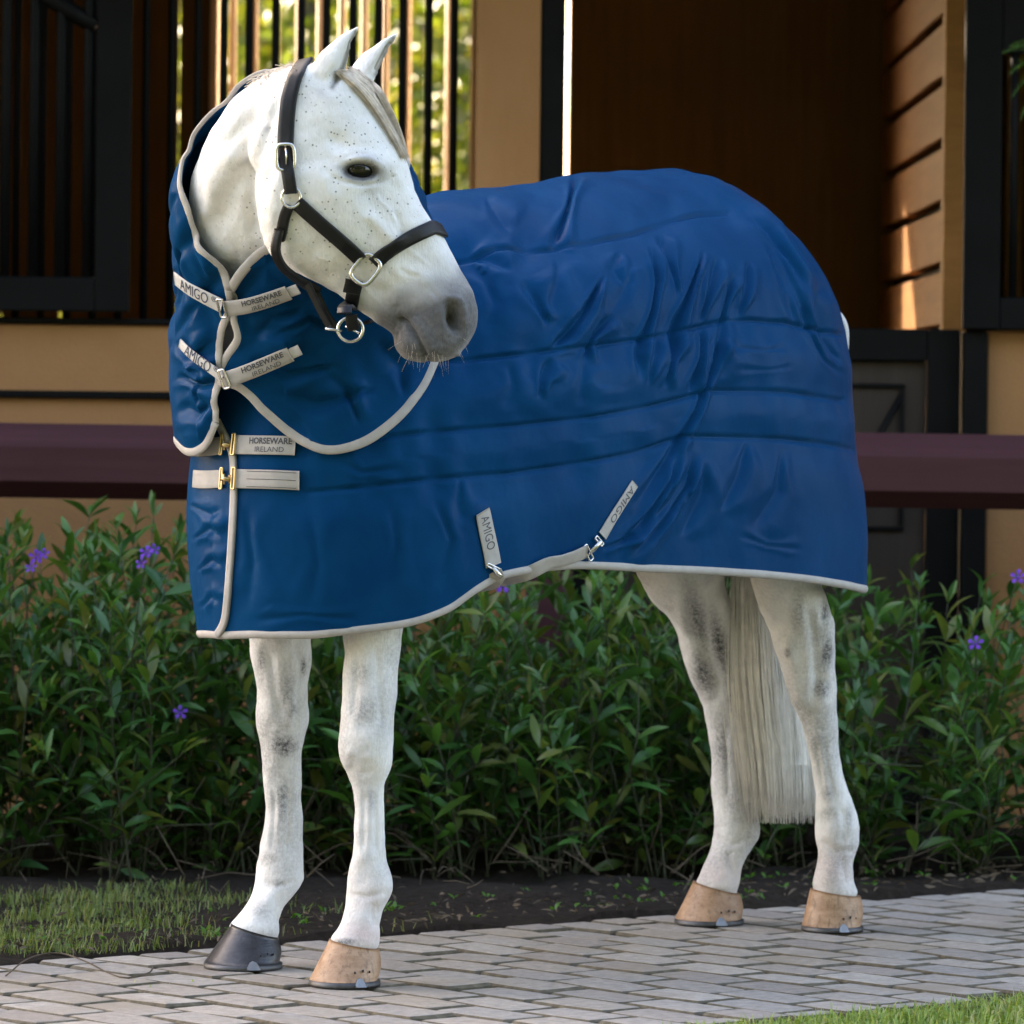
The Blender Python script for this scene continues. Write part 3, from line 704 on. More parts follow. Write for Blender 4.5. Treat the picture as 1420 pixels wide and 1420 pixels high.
# jowl groove, neck muscles
nk = ~head & (py < 480) & (HV[:, 1] < 10.2)
nk = (py < 480)
hl(-.010, [(392, 128), (372, 170), (352, 230), (346, 280), (352, 320), (366, 346)], 9, True, nk & (px < 400))
hl(-.008, [(352, 225), (325, 262), (300, 315)], 13, True, nk); hl(.008, [(330, 200), (300, 250), (285, 310)], 16, True, nk)
hl(-.005, [(372, 160), (335, 175), (305, 210)], 10, True, nk)
# legs: bone, tendon and joint relief
lg = (py > 600)
def ll(a, l, wd): hl(a, l, wd, True, lg)
for q in ([(398, 1080), (400, 1120), (398, 1180)], [(379, 1090), (380, 1130), (378, 1180)], [(521, 1095), (521, 1140), (522, 1190)], [(505, 1095), (504, 1140), (503, 1185)],
          [(1024, 1010), (1026, 1060), (1030, 1110)], [(1142, 1020), (1148, 1070), (1158, 1110)], [(1006, 1010), (1008, 1060), (1010, 1110)], [(1130, 1020), (1136, 1060), (1142, 1100)]): ll(-.0035, q, 4)
for a, q, wd in ((-.006, [(372, 900), (382, 960), (392, 1000)], 7), (.005, [(404, 965), (403, 985), (398, 1010)], 6), (-.004, [(412, 890), (416, 950), (412, 1010)], 5),
          (-.004, [(520, 890), (525, 960), (530, 1010)], 6), (-.004, [(495, 900), (492, 960), (489, 1000)], 6), (-.0025, [(478, 1062), (500, 1074), (524, 1070)], 5), (.003, [(480, 1040), (500, 1050), (520, 1048)], 8),
          (-.003, [(483, 1240), (510, 1244), (540, 1236)], 4), (-.004, [(520, 1250), (516, 1270), (522, 1290)], 5), (-.003, [(360, 1222), (385, 1228), (412, 1222)], 4), (-.004, [(384, 1240), (380, 1265), (385, 1285)], 5),
          (-.007, [(958, 830), (975, 880), (990, 930), (1004, 975)], 9), (.006, [(940, 820), (955, 880), (975, 940)], 9), (-.008, [(1118, 830), (1128, 880), (1132, 940), (1128, 985)], 7), (.006, [(1148, 850), (1150, 900), (1148, 950)], 6), (.006, [(1092, 880), (1100, 940), (1112, 985)], 9),
          (-.004, [(992, 1160), (1015, 1172), (1045, 1158)], 4), (-.004, [(1134, 1165), (1160, 1182), (1186, 1178)], 5), (-.004, [(1168, 1120), (1172, 1150), (1166, 1172)], 5), (-.004, [(1010, 1178), (1014, 1200), (1020, 1222)], 5), (-.0035, [(1168, 1185), (1170, 1210), (1176, 1232)], 5)): ll(a, q, wd)
dsp += .0012*wob(HV, 9, 3)*(1+.6*lg)+.0006*wob(HV, 24, 5)
HV = HV+HN*dsp[:, None]
hm.vertices.foreach_set('co', HV.ravel()); hm.update()
hm.polygons.foreach_set('use_smooth', [True]*len(hm.polygons))
px, py = proj(HV)
g = np.zeros(nv)
def gb(amp, *a, m=None):
    global g
    b_ = amp*blob(px, py, *a); b_ = b_ if m is None else np.where(m, b_, 0); g = np.maximum(g, b_)
# bare dark skin of muzzle, eye and scattered grey on the legs
d_, _ = polydist(px, py, [(560, 470), (590, 470), (635, 440)])
g = np.where(head, np.maximum(g, .95*(1-sst(24, 100, d_+6*wob(HV, 14, 5)))), g)
gb(1.0, 627, 442, 10, 17, -14, m=head); gb(1.0, 627, 442, 8, 14, -14, m=head); gb(.85, 570, 458, 8, 26, -38, m=head); gb(.55, 600, 492, 30, 12, 0, m=head)
rr = np.hypot((px-ex-1)/27, (py-ey)/14); g = np.where(head, np.maximum(g, .98*np.exp(-np.maximum(0, rr-.75)**2/.10)), g); gb(.72, 523, 240, 15, 13, 10, m=head); gb(.5, 476, 234, 12, 6, 15, m=head); gb(.32, 505, 256, 26, 7, 10, m=head); gb(.5, 512, 222, 20, 9, 20, m=head); gb(.22, 515, 268, 16, 22, -20, m=head)
gb(.45, 371, 178, 10, 8, m=nk); gb(.30, 345, 222, 26, 5, -30, m=nk); gb(.16, 420, 140, 12, 14, m=nk); gb(.25, 444, 128, 16, 8, 40, m=nk)
for a in ((.75, 421, 924, 5, 14), (.50, 392, 1035, 24, 18), (.34, 405, 985, 12, 16), (.34, 362, 920, 9, 44), (.30, 398, 960, 16, 50), (.38, 392, 1110, 12, 44), (.30, 372, 1190, 20, 12), (.32, 385, 1225, 18, 8), (.26, 362, 1262, 16, 16), (.28, 505, 985, 30, 30), (.26, 500, 935, 22, 24), (.22, 530, 1000, 12, 40), (.22, 515, 1110, 10, 24), (.5, 478, 1306, 18, 5),
          (.62, 998, 895, 13, 50, -14), (.66, 1020, 950, 16, 58, -4), (.45, 975, 935, 18, 40, -14), (.40, 968, 860, 16, 60, -15), (.35, 1000, 1040, 18, 60), (.25, 1015, 1110, 22, 30), (.6, 1145, 850, 8, 24), (.72, 1147, 905, 11, 30, 5), (.45, 1140, 955, 14, 16), (.45, 1092, 906, 5, 8), (.3, 1108, 850, 14, 40), (.3, 1148, 1100, 12, 14), (.3, 1178, 1135, 6, 26), (.25, 1150, 1130, 16, 12)): gb(min(.95, a[0]*1.9), *a[1:], m=lg)
for L_ in ([(493, 44), (485, 70), (474, 97), (461, 121)], [(545, 53), (534, 76), (522, 104)]):
    g = np.where((py < 135) & (HN[:, 0]*.75-HN[:, 2]*.5 > -.5), np.maximum(g, .72*np.exp(-(polydist(px, py, L_)[0]/4.2)**2)), g)
g = np.where(lg, np.maximum(g, np.clip(.20+.17*wob(HV*np.array([1, 1, .5]), 6, 21)+.05*wob(HV, 17, 23), 0, .5)), g)
fleck = np.where(head, 1-sst(60, 105, polydist(px, py, [(450, 180), (470, 260), (500, 300), (420, 300)])[0]), 0)+.25*nk*(px < 400)
pink = np.zeros(nv)
for a in ((.8, 505, 1296, 30, 20), (.55, 1003, 1215, 30, 26), (.55, 1158, 1205, 30, 34), (.35, 515, 1250, 30, 30)): pink = np.maximum(pink, a[0]*blob(px, py, *a[1:]))
pink = np.where(lg, pink, 0)
skin = np.where(head, g, 0); g = np.where(head, 0, g)
for nm, arr in (('grey', np.clip(g, 0, 1)), ('skin', np.clip(skin, 0, 1)), ('fleck', np.clip(fleck, 0, 1)), ('pink', pink)):
    at_ = hm.attributes.new(nm, 'FLOAT', 'POINT'); at_.data.foreach_set('value', arr.astype(np.float32))
hm.materials.clear(); hm.materials.append(M['coat'])
horse = empty('horse', tuple((F0+H0)/2), 'flea-bitten grey horse standing square with its head turned back', 'horse')
hm.name = 'body'; body = bpy.data.objects.new('body', hm); COL.objects.link(body); attach(body, horse)
nf = len(hm.polygons); print('horse faces', nf)
fl = []; lt = np.zeros(nf, int); hm.polygons.foreach_get('loop_total', lt); li = np.zeros(len(hm.loops), int); hm.loops.foreach_get('vertex_index', li)
pos = np.r_[0, np.cumsum(lt)]; HF = [li[pos[i]:pos[i+1]].tolist() for i in range(nf)]
TH = BVHTree.FromPolygons(HV.tolist(), HF)
# eyes
for sg in (1, -1):
    h = cast([TH], ex, ey); c = h[0].copy(); c[1] = YH-(YH-c[1])*sg
    nrm = h[1].copy(); nrm[1] *= sg; r_ = .0250; c = c-nrm*(r_-.0105)
    a, b = np.meshgrid(np.linspace(0, np.pi, 17), np.linspace(0, 2*np.pi, 24, endpoint=False), indexing='ij')
    sv = np.stack([np.sin(a)*np.cos(b)*r_*1.12, np.cos(a)*r_*.95, np.sin(a)*np.sin(b)*r_*.92], -1)+c
    mk('eye', sv.reshape(-1, 3), grid_faces(17, 24, cv=True), M['eye'], horse)
# hooves with iron shoes
HO = {'LF': ((454, 1310), (528, 1316), (429, 1364), (527, 1367), 'hoof_tan'), 'RF': ((317, 1288), (389, 1300), (283, 1340), (391, 1339), 'hoof_black'),
      'RH': ((961, 1229), (1026, 1240), (936, 1279), (1031, 1279), 'hoof_tan'), 'LH': ((1125, 1239), (1192, 1243), (1112, 1288), (1197, 1288), 'hoof_tan')}
for k, (a, b, c, d, mt) in HO.items():
    base = hp[k]; l0 = float((base-F0)@Lv)
    A, B_ = ray_l(*a, l0), ray_l(*b, l0); Cc, D = P(c[0], c[1], base[1]), P(d[0], d[1], base[1])
    r0 = (B_[0]-A[0])/2; r1 = (D[0]-Cc[0])/2; c0 = (A+B_)/2; c1 = np.array([(Cc[0]+D[0])/2, base[1], .012])
    R = []
    tl = (A[2]-B_[2])/2
    for s in np.r_[-.10, 0, .06, np.linspace(.12, .9, 8), 1.0]:
        q = max(s, 0); bul = .004*math.sin(math.pi*min(1, q))
        rr_ = (r0*(1-q)+r1*q)*(.965 if s < 0 else 1)
        cc = c0*(1-q)+c1*q; z = cc[2] + (.006 if s < 0 else 0)
        co, si = np.cos(th32), np.sin(th32); flat = np.where(co > 0, 1+co*(.07*math.sin(math.pi*q)-.08*q), 1+.0*co)
        R.append(np.stack([cc[0]+rr_*co*flat, cc[1]+rr_*.98*si, np.maximum(z-tl*(1-q)*co, .010)], 1))
    v, f = loft(R); ho = mk('hoof', v, f, M[mt], horse)
    ho['label'] = 'dark blue-black hoof' if mt == 'hoof_black' else 'tan hoof'
    R = [np.stack([c1[0]+rr2*np.cos(th32), c1[1]+rr2*np.sin(th32), 0*th32+z], 1) for rr2, z in ((r1*.6, .0008), (r1*1.005, .0008), (r1*1.018, .004), (r1*1.012, .0115), (r1*.6, .0115))]
    v, f = loft(R, False); v = np.asarray(v); f += [[4*40+j, 4*40+(j+1) % 40, (j+1) % 40, j] for j in range(40)]
    mk('horseshoe', v, f, M['shoe'], ho)
    for j in range(3):
        a2 = math.radians(-38-16*j if k != 'RF' else -30-14*j); rn = r1*.97-.004; nn_ = MB(); q0 = np.array([c1[0]+rn*math.cos(a2), c1[1]+rn*math.sin(a2), .031+.003*(j % 2)]); nn_.box(*(np.array([[-.0016, .0016], [-.004, .004], [-.0022-.001*(j % 2), .0022]])+q0[:, None]).ravel(), b=.001); nn_.build('nail', M['leather'], ho, False)
    an = math.radians(-62 if k == 'LF' else -72); cp = []
    for j, hz in ((-1, .0), (-.5, .8), (0, 1), (.5, .8), (1, 0)):
        for e in (0, 1):
            a2 = an+j*.17; rad = r1*1.035+.003*e-.008*hz; cp.append((c1[0]+rad*math.cos(a2), c1[1]+rad*math.sin(a2), .008+.013*hz))
    for j in range(5):
        for e in (0, 1):
            a2 = an+(-1+j*.5)*.17; rad = r1*1.035+.003*e; cp.append((c1[0]+rad*math.cos(a2), c1[1]+rad*math.sin(a2), .004))
    ff = [[2*j+1, 2*j+3, 10+2*j+3, 10+2*j+1] for j in range(4)]+[[2*j, 2*j+1, 2*j+3, 2*j+2] for j in range(4)]
    mk('shoe_clip', cp, ff, M['clip'], ho, False)
# hair: tail, forelock, crest tuft, whiskers
def strands(name, starts, paths, rad, mat, parent, n=4):
    m = MB()
    for p in paths: m.tube(p, rad*np.linspace(1, .35, len(p)), n=3)
    return m.build(name, mat, parent)
tl_l = float(.5*((hp['LH']-F0)@Lv)+.5*((hp['RH']-F0)@Lv))-.02
paths = []
for k in range(2300):
    s0 = rng.uniform(0, 1); dep = rng.normal(0, .020); ye = rng.normal(1116, 16) if rng.random() > .25 else rng.uniform(1040, 1130)
    ys = np.linspace(690, min(ye, 1142), 11); p = []
    wv = rng.normal(0, 2.2); ph = rng.uniform(0, 6)
    for y in ys:
        xl = cub([690, 800, 918, 996, 1060, 1125], [1044, 1030, 1032, 1037, 1045, 1050], y); xr = cub([690, 800, 918, 996, 1060, 1125], [1100, 1104, 1112, 1120, 1126, 1129], y)
        x = xl+(xr-xl)*s0+wv*math.sin((y-690)/90+ph)
        q = ray_l(x, y, tl_l); q = q+Lv*dep*cub([690, 800, 1000, 1130], [.6, 1, 1.3, 1.1], y); p.append(q)
    paths.append(np.array(p))
core = []
for y in np.linspace(680, 1060, 24):
    xl = cub([690, 800, 918, 996, 1060, 1125], [1044, 1032, 1035, 1041, 1050, 1058], y); xr = cub([690, 800, 918, 996, 1060, 1125], [1098, 1100, 1107, 1114, 1120, 1120], y)
    c = ray_l((xl+xr)/2, y, tl_l); hx = (xr-xl)/2/F*c[1]
    core.append(np.stack([c[0]+hx*np.cos(th32), c[1]+.02*np.sin(th32), 0*th32+c[2]], 1))
m = MB(); m.add(*loft(core))
for p in paths: m.tube(p, .0011*np.linspace(1, .4, len(p)), n=3)
m.build('tail', M['tailhair'], horse)
m = MB()
for k in range(1300):
    s0 = rng.uniform(0, 1); o = []
    a = np.array([466+26*s0, 98+6*s0]); L_ = rng.uniform(.42, 1.0)
    mid = [np.array([500+22*s0, 132-14*s0]), np.array([524+20*s0, 166-12*s0]), np.array([544+15*s0, 200-8*s0]), np.array([561+8*s0, 232-3*s0])]
    q = spline([a]+mid, 14)[:max(6, int(14*L_))]+rng.normal(0, 1.2, 2)
    dep = rng.uniform(-.055, .045)
    Ys = YH+.012+dep*np.linspace(1, .35, len(q))-.0
    pq = P(q[:, 0], q[:, 1], Ys); lift = rng.uniform(.001, .011)
    for j in range(len(q)):
        h = cast([TH], *q[j])
        if h is not None and h[0][1] < YH+.06 and py is not None: pq[j] = h[0]+h[1]*lift
    pq[1:-1] = .25*pq[:-2]+.5*pq[1:-1]+.25*pq[2:]
    m.tube(pq, .0009*np.linspace(1, .4, len(q)), n=3)
for s0 in np.linspace(0, 1, 9):
    a = np.array([466+26*s0, 100+6*s0]); q = spline([a, (502+18*s0, 133-12*s0), (526+16*s0, 167-10*s0), (546+11*s0, 200-6*s0), (560+5*s0, 226)], 14)
    m.tube(P(q[:, 0], q[:, 1], YH-.006+.02*math.sin(s0*9)), .0034*np.linspace(1, .3, 14), n=6)
m.build('forelock', M['hair'], horse)
m = MB()
for k in range(120):
    s0 = rng.uniform(0, 1); b0 = np.array([355+95*s0, 112-24*math.sin(s0*2.2)]); e0 = b0+np.array([rng.normal(-8, 6), rng.normal(5, 3)])
    q = spline([b0, (b0+e0)/2+np.array([rng.normal(0, 3), -1]), e0], 6); m.tube(P(q[:, 0], q[:, 1], YH+.02+rng.normal(0, .03)), .0009, n=3)
m.build('mane', M['hair'], horse)['kind'] = 'stuff'
m = MB()
for k in range(34):
    x, y = random.choice([(565, 490), (590, 497), (615, 494), (640, 478), (555, 478), (600, 498)]); x += random.gauss(0, 8); y += random.gauss(0, 5)
    h = cast([TH], x, y)
    if h is None: continue
    d = h[1]+np.array([rng.normal(.1, .3), -.1, -.9+rng.normal(0, .3)]); d /= np.linalg.norm(d); L_ = rng.uniform(.012, .032)
    m.tube([h[0], h[0]+d*L_*.5, h[0]+d*L_+np.array([0, 0, -.003])], [.00028, .0002, .00008], n=3)
m.build('whiskers', M['hair'], horse)['kind'] = 'stuff'

# ------------------------------------------------------------------ the horse rug
rug = empty('horse_rug', tuple((F0+H0)/2+np.array([0, 0, .6])), 'navy blue quilted stable rug with grey binding worn by the horse', 'horse rug')
def vnormals(v, f):
    f = np.asarray(f); n = np.zeros_like(v)
    fn = np.cross(v[f[:, 2]]-v[f[:, 0]], v[f[:, 3]]-v[f[:, 1]])
    for k in range(4): np.add.at(n, f[:, k], fn)
    return n/(np.linalg.norm(n, axis=1)[:, None]+1e-12)
e = BL
half = [(-.165, 0), (-.150, .10), (-.10, .19), (0, .262), (.15, .31), (.4, .335), (.7, .34), (e-.32, .325), (e-.07, .285), (e+.035, .205), (e+.085, .1), (e+.095, 0)]
ctl = half+[(t, -l) for t, l in half[-2:0:-1]]
cc = spline(ctl, 1600, True)                                  # hem plan, (t,l)
# denser sampling on the side that the camera sees
hx = H(cc[:, 0], cc[:, 1], .7)
tang = np.roll(hx, -1, 0)-np.roll(hx, 1, 0); nn = np.stack([tang[:, 1], -tang[:, 0], 0*tang[:, 0]], 1); 
ctr_ = hx.mean(0); sgn = np.sign(((hx-ctr_)*nn).sum(1)); nn *= np.sign(np.median(sgn)); nn /= np.linalg.norm(nn, axis=1)[:, None]
dens = np.where(nn[:, 1] < .25, 1.0, .28); cs = np.r_[0, np.cumsum(dens)]; NU = 560
idx = np.interp(np.linspace(0, cs[-1], NU, endpoint=False), cs, np.arange(len(cs)))
ct = np.stack([np.interp(idx, np.arange(1601), np.r_[cc[:, k], cc[0, k]]) for k in (0, 1)], 1)
NVv = 250; vq = np.linspace(0, 1, NVv)**1.45
ta, tb = .10, e-.20
s_in = np.clip((ct[:, 0]+.165)/(e+.26), 0, 1); t_in = ta+(tb-ta)*sst(-.02, 1.02, s_in)*.35+(tb-ta)*s_in*.65
# ridge heights from the rug's topline in the photograph
TX = [300, 520, 580, 640, 700, 760, 800, 860, 930, 1000, 1040]; TYp = [330, 290, 281, 273, 264, 252, 246, 241, 240, 257, 285]
rid = H(t_in, ct[:, 1]*.04, 1.5); rpx, _ = proj(rid)
for _ in range(3):
    y_ = cub(TX, TYp, rpx); q_ = P(rpx, y_, rid[:, 1]); rid[:, 2] = q_[:, 2]; rpx, _ = proj(rid)
front = 1-sst(-.05, .32, ct[:, 0])
rid[:, 2] -= .03*front
# hem heights
HX = [280, 303, 345, 420, 480, 560, 620, 660, 700, 760, 800, 890, 1000, 1100, 1195, 1210]; HY = [880, 882, 881, 882, 876, 866, 846, 818, 798, 788, 785, 789, 794, 802, 818, 822]
hem = H(ct[:, 0], ct[:, 1], .7); near = nn[np.clip(idx.astype(int), 0, 1599), 1] < .12
hpx, _ = proj(hem); hz = P(hpx, cub(HX, HY, hpx), hem[:, 1])[:, 2]
# far side: mirror of near side by t
o_ = np.argsort(ct[near, 0]); zt_ = np.interp(ct[:, 0], ct[near, 0][o_], hz[near][o_])
wn = near.astype(float)
for _ in range(14): wn = .25*np.roll(wn, 1)+.5*wn+.25*np.roll(wn, -1)
hem[:, 2] = np.where(near, hz, zt_+.02)
for _ in range(6): hem[:, 2] = .25*np.roll(hem[:, 2], 1)+.5*hem[:, 2]+.25*np.roll(hem[:, 2], -1)
pr = cub([0, .016, .083, .162, .26, .365, .47, .61, .77, .894, 1], [0, .13, .37, .585, .75, .855, .89, .925, .978, 1, 1], vq)
ps = cub([0, .02, .07, .14, .23, .34, .46, .6, .8, 1], [0, .20, .43, .64, .80, .91, .97, 1.0, 1.0, .99], vq)
pf = cub([0, .1, .25, .4, .55, .72, .86, 1], [0, .34, .66, .87, .97, 1.0, .98, .93], vq)
wr = sst(e-.28, e+.0, ct[:, 0])
prof = ps[None]*(1-wr-front).clip(0, 1)[:, None]+pr[None]*wr[:, None]+pf[None]*front[:, None]
RV = np.empty((NU, NVv, 3))
RV[:, :, :2] = rid[:, None, :2]+(hem-rid)[:, None, :2]*prof[:, :, None]
RV[:, :, 2] = rid[:, None, 2]+(hem-rid)[:, None, 2]*vq[None]
RV = RV.reshape(-1, 3); RF = grid_faces(NU, NVv, cu=True)
RN = vnormals(RV, RF)
if np.median(((RV-RV.mean(0))*RN).sum(1)) < 0: RF = RF[:, ::-1].copy(); RN = -RN
TB0 = bvh_of(RV, RF)                                        # smooth base, used by the neck cover
zr_ = lambda L: [(x/2.29+600, y/2.29+220) for x, y in L]
seams = [[(560, 372)]+zr_([(120, 320), (200, 290), (370, 290), (500, 270), (640, 240), (760, 195), (850, 175), (940, 168)]),
         [(560, 500)]+zr_([(90, 640), (300, 620), (500, 597), (680, 572), (800, 545), (920, 517), (1000, 515), (1120, 520), (1210, 543), (1290, 560)]),
         [(425, 616), (500, 610)]+zr_([(0, 868), (250, 850), (480, 825), (680, 790), (800, 760), (880, 737), (1000, 738), (1130, 742), (1240, 757), (1300, 768)]),
         [(425, 682), (500, 676)]+zr_([(0, 1018), (250, 1000), (450, 970), (640, 935), (760, 895), (800, 882), (950, 885), (1100, 890), (1240, 905), (1345, 925)])]
folds = [(9, 7, [(930, 470), (915, 560), (880, 680), (860, 740), (830, 810), (790, 880), (740, 960), (680, 1040), (620, 1110)]),
 (10, 5, [(850, 300), (820, 390), (780, 500), (755, 640)]), (7, 5, [(895, 320), (870, 430), (850, 520)]), (8, 4, [(940, 380), (925, 460), (915, 530)]), (6, 4, [(995, 330), (985, 430), (970, 500)]),
 (5, 8, [(590, 300), (565, 360), (595, 415)]), (7, 5, [(720, 240), (740, 330), (770, 440)]), (9, 6, [(690, 280), (702, 400), (685, 500), (650, 620), (655, 710)]),
 (11, 6, [(525, 385), (470, 490), (420, 560), (365, 610)]), (8, 6, [(560, 500), (500, 570), (480, 650)]), (9, 7, [(455, 60), (425, 170), (380, 285)]), (7, 9, [(280, 390), (330, 490), (358, 535)]),
 (5, 9, [(165, 145), (245, 240)]), (5, 8, [(120, 318), (180, 325), (245, 365)]), (6, 5, [(720, 560), (690, 650), (680, 720)]), (8, 5, [(780, 560), (752, 650), (735, 730)]), (9, 5, [(860, 530), (845, 640), (815, 750)]),
 (7, 6, [(370, 635), (340, 700), (330, 760)]), (9, 6, [(785, 920), (740, 1020), (660, 1140), (560, 1250)]), (9, 6, [(830, 930), (800, 1040), (700, 1170), (600, 1270)]), (7, 6, [(720, 1080), (640, 1190), (520, 1240)]),
 (5, 8, [(860, 960), (850, 1060), (780, 1200)]), (2.2, 4, [(960, 1195), (1050, 1228), (1160, 1240)]), (8, 7, [(975, 160), (1060, 240), (1120, 330), (1180, 440)]), (7, 7, [(1040, 230), (1110, 350), (1170, 480), (1240, 640), (1300, 690)]),
 (5, 7, [(1060, 300), (1120, 430), (1150, 520)]), (6, 6, [(1200, 430), (1240, 560), (1290, 660)]), (2, 5, [(940, 600), (1040, 610), (1120, 600)]), (1.6, 5, [(940, 670), (1060, 672), (1140, 660)]),
 (3, 14, [(60, 320), (100, 420), (90, 520)]), (3, 14, [(150, 350), (190, 470), (160, 560)]), (3.5, 13, [(400, 320), (380, 420), (330, 500)]), (3, 13, [(620, 320), (610, 400), (540, 520)]), (3, 14, [(240, 640), (250, 720), (230, 800)]), (3, 14, [(480, 640), (460, 720), (470, 790)]),
 (4, 9, [(90, 1010), (75, 1090), (90, 1160)]), (5, 8, [(900, 570), (900, 650), (880, 720)]), (5, 8, [(1000, 900), (960, 1010), (900, 1120)]), (4, 10, [(1100, 930), (1080, 1060), (1000, 1180)])]
def relief(V, N, seams, folds, puff=.0085):
    px, py = proj(V); d = np.zeros(len(V)); face = sst(-.05, .2, -(N*(V-CAM)/np.linalg.norm(V-CAM, axis=1)[:, None]).sum(1))
    dm = np.full(len(V), 1e9); ts = np.zeros(len(V)); pil = np.ones(len(V))
    for s in seams:
        q, t = polydist(px, py, s); L_ = np.linalg.norm(np.diff(np.array(s), axis=0), axis=1).sum(); m = q < dm; dm[m] = q[m]; ts[m] = t[m]*L_; pil *= 1-np.exp(-(q/34)**2)
    d += 1.25*puff*pil-.0075*np.exp(-(dm/3.0)**2)
    d += .0030*wob(np.stack([ts/22, 0*ts, px/900+py/900], -1), .5, 4)*np.exp(-(dm/30)**2)*(1-np.exp(-(dm/3)**2))   # puckers beside the stitching
    for a, wd, l in folds:
        q, t = polydist(px, py, l); tf = np.clip(np.sin(np.pi*np.clip(t, .0, 1))*1.8, 0, 1)
        wv = .85*wd*(.8+.4*np.sin(t*5+a))
        sd = np.sign((px-np.interp(t, np.linspace(0, 1, len(l)), [p_[0] for p_ in l]))*1.0)*q
        d += a*.00145*tf*(-np.exp(-(q/(1.0*wv))**1.5)+.75*np.exp(-((sd-2.4*wv)/(2.0*wv))**2)+.35*np.exp(-((sd+1.8*wv)/(1.2*wv))**2))
    return d*face
hz_ = (RV[:, 2]-.7)/.8
ff_ = [(4, 6, [(272, 700), (300, 715), (312, 705)]), (4, 6, [(276, 748), (298, 732), (312, 745)]), (4, 5, [(282, 790), (300, 776), (312, 785)]), (3, 6, [(285, 842), (300, 826), (308, 836)]), (3, 12, [(345, 700), (354, 780), (345, 850)]), (2.5, 14, [(430, 700), (442, 780), (430, 850)]), (2.5, 12, [(540, 690), (548, 760), (530, 830)]), (3, 9, [(600, 690), (622, 750), (602, 815)]), (2, 6, [(350, 860), (420, 852), (500, 858)]), (2.5, 7, [(470, 640), (500, 655), (560, 650)])]
dm_ = relief(RV, RN, seams, [(a, wd, zr_(l)) for a, wd, l in folds]+ff_)
rp = np.stack([RV[:, 0], RV[:, 1], RV[:, 2]*.45], -1)
up_ = sst(.85, 1.2, RV[:, 2])
dm_ += (.0034+.0016*up_)*wob(rp, 2.6, 6)*.8+(.0009+.0007*up_)*wob(rp, 7.5, 8)
# the far side keeps plain level seams
for z_ in (.92, 1.03, 1.2, 1.42): dm_ -= np.where(RN[:, 1] > .1, .006*np.exp(-((RV[:, 2]-z_)/.006)**2), 0)
RVd = RV+RN*dm_[:, None]
# a vertical edge step where the two chest halves overlap
body_rug = mk('rug_body', RVd, RF, M['nylon'], rug)
body_rug.data.materials.append(M['lining'])
so = body_rug.modifiers.new('thickness', 'SOLIDIFY'); so.thickness = .010; so.offset = -1; so.material_offset = 1; so.use_even_offset = False
TB = bvh_of(RVd, RF)
hemp = RVd.reshape(NU, NVv, 3)[:, -1].copy()
hn = RN.reshape(NU, NVv, 3)[:, -1]
tube('hem_binding', hemp+np.array([0, 0, .003])-hn*.004, .0088, M['grey_web'], rug, n=12, closed=True, flat=.8, nrm=hn)

# ---- neck cover: a shell round the neck and over the shoulders
HD = dict(y=[93, 101, 120, 148, 189, 250, 273, 324, 375, 425, 470, 529, 584, 640], l=[398, 350, 326, 301, 270, 246, 240, 237, 240, 245, 238, 236, 239, 246],
          r=[450, 480, 500, 520, 545, 575, 585, 602, 612, 612, 600, 590, 580, 570], Y=[9.64, 9.645, 9.66, 9.68, 9.71, 9.76, 9.785, 9.835, 9.885, 9.935, 9.975, 10.01, 10.03, 10.04], d=[.05, .065, .085, .11, .135, .165, .17, .19, .205, .215, .225, .23, .23, .23])
NT, NYr = 240, 130
TH0 = -128.0
ths = np.radians(TH0-.001-np.linspace(0, 360, NT))             # from the front closure round the right side, the back, and the left side
yy = np.linspace(93, 640, NYr); Rr = np.zeros((NT, NYr)); CY = []
for j, y in enumerate(yy):
    c, hx_, hy_ = neck_slice(y, T=HD); CY.append(c)
    for i, a in enumerate(ths):
        ca_, sa_ = math.cos(a), math.sin(a); r0 = 1/math.sqrt((ca_/hx_)**2+(sa_/hy_)**2)
        best = 0; o3 = Vector(c); dd = Vector((ca_, sa_, 0)); tot = 0
        for _ in range(3):
            h = TB0.ray_cast(o3, dd, .42-tot)
            if h[0] is None: break
            tot += h[3]+1e-4; best = tot; o3 = h[0]+dd*1e-4
        if best and y < 330: best = min(best, r0+.02)
        Rr[i, j] = max(r0, best+.020 if best else 0)
CY = np.array(CY)
for _ in range(5):
    p_ = np.pad(Rr, ((0, 0), (1, 1)), 'edge'); Rr = .25*p_[:, :-2]+.5*p_[:, 1:-1]+.25*p_[:, 2:]
    q_ = np.vstack([Rr[:1], Rr, Rr[-1:]]); Rr = .25*q_[:-2]+.5*q_[1:-1]+.25*q_[2:]
deg = lambda a: -np.degrees(a)+TH0*1                            # 0 at closure, grows round the back to 360
tdeg = np.linspace(0, 360, NT)
# rim (opening) rows and hem rows as functions of the turn round the neck
rim = cub([0, 5, 12, 23, 29, 43, 54, 62, 70, 85, 142, 187, 232, 282, 317, 338, 345, 353, 357, 360], [404, 378, 358, 331, 292, 250, 205, 160, 120, 99, 94, 140, 220, 280, 322, 346, 358, 378, 392, 404], tdeg)
def hp_at(i, y):
    c = np.array([np.interp(y, yy, CY[:, k]) for k in range(3)]); r_ = np.interp(y, yy, Rr[i]); a = ths[i]
    return c+r_*np.array([math.cos(a), math.sin(a), 0])
hemL = ([236, 238, 240, 248, 263, 283, 299, 311, 317], [592, 600, 606, 617, 626, 616, 584, 549, 533]); hemR = ([322, 335, 370, 410, 455, 500, 545, 580, 597, 615, 630, 640, 648], [530, 537, 571, 603, 622, 613, 582, 542, 507, 455, 405, 360, 330])
hemrow = np.zeros(NT)
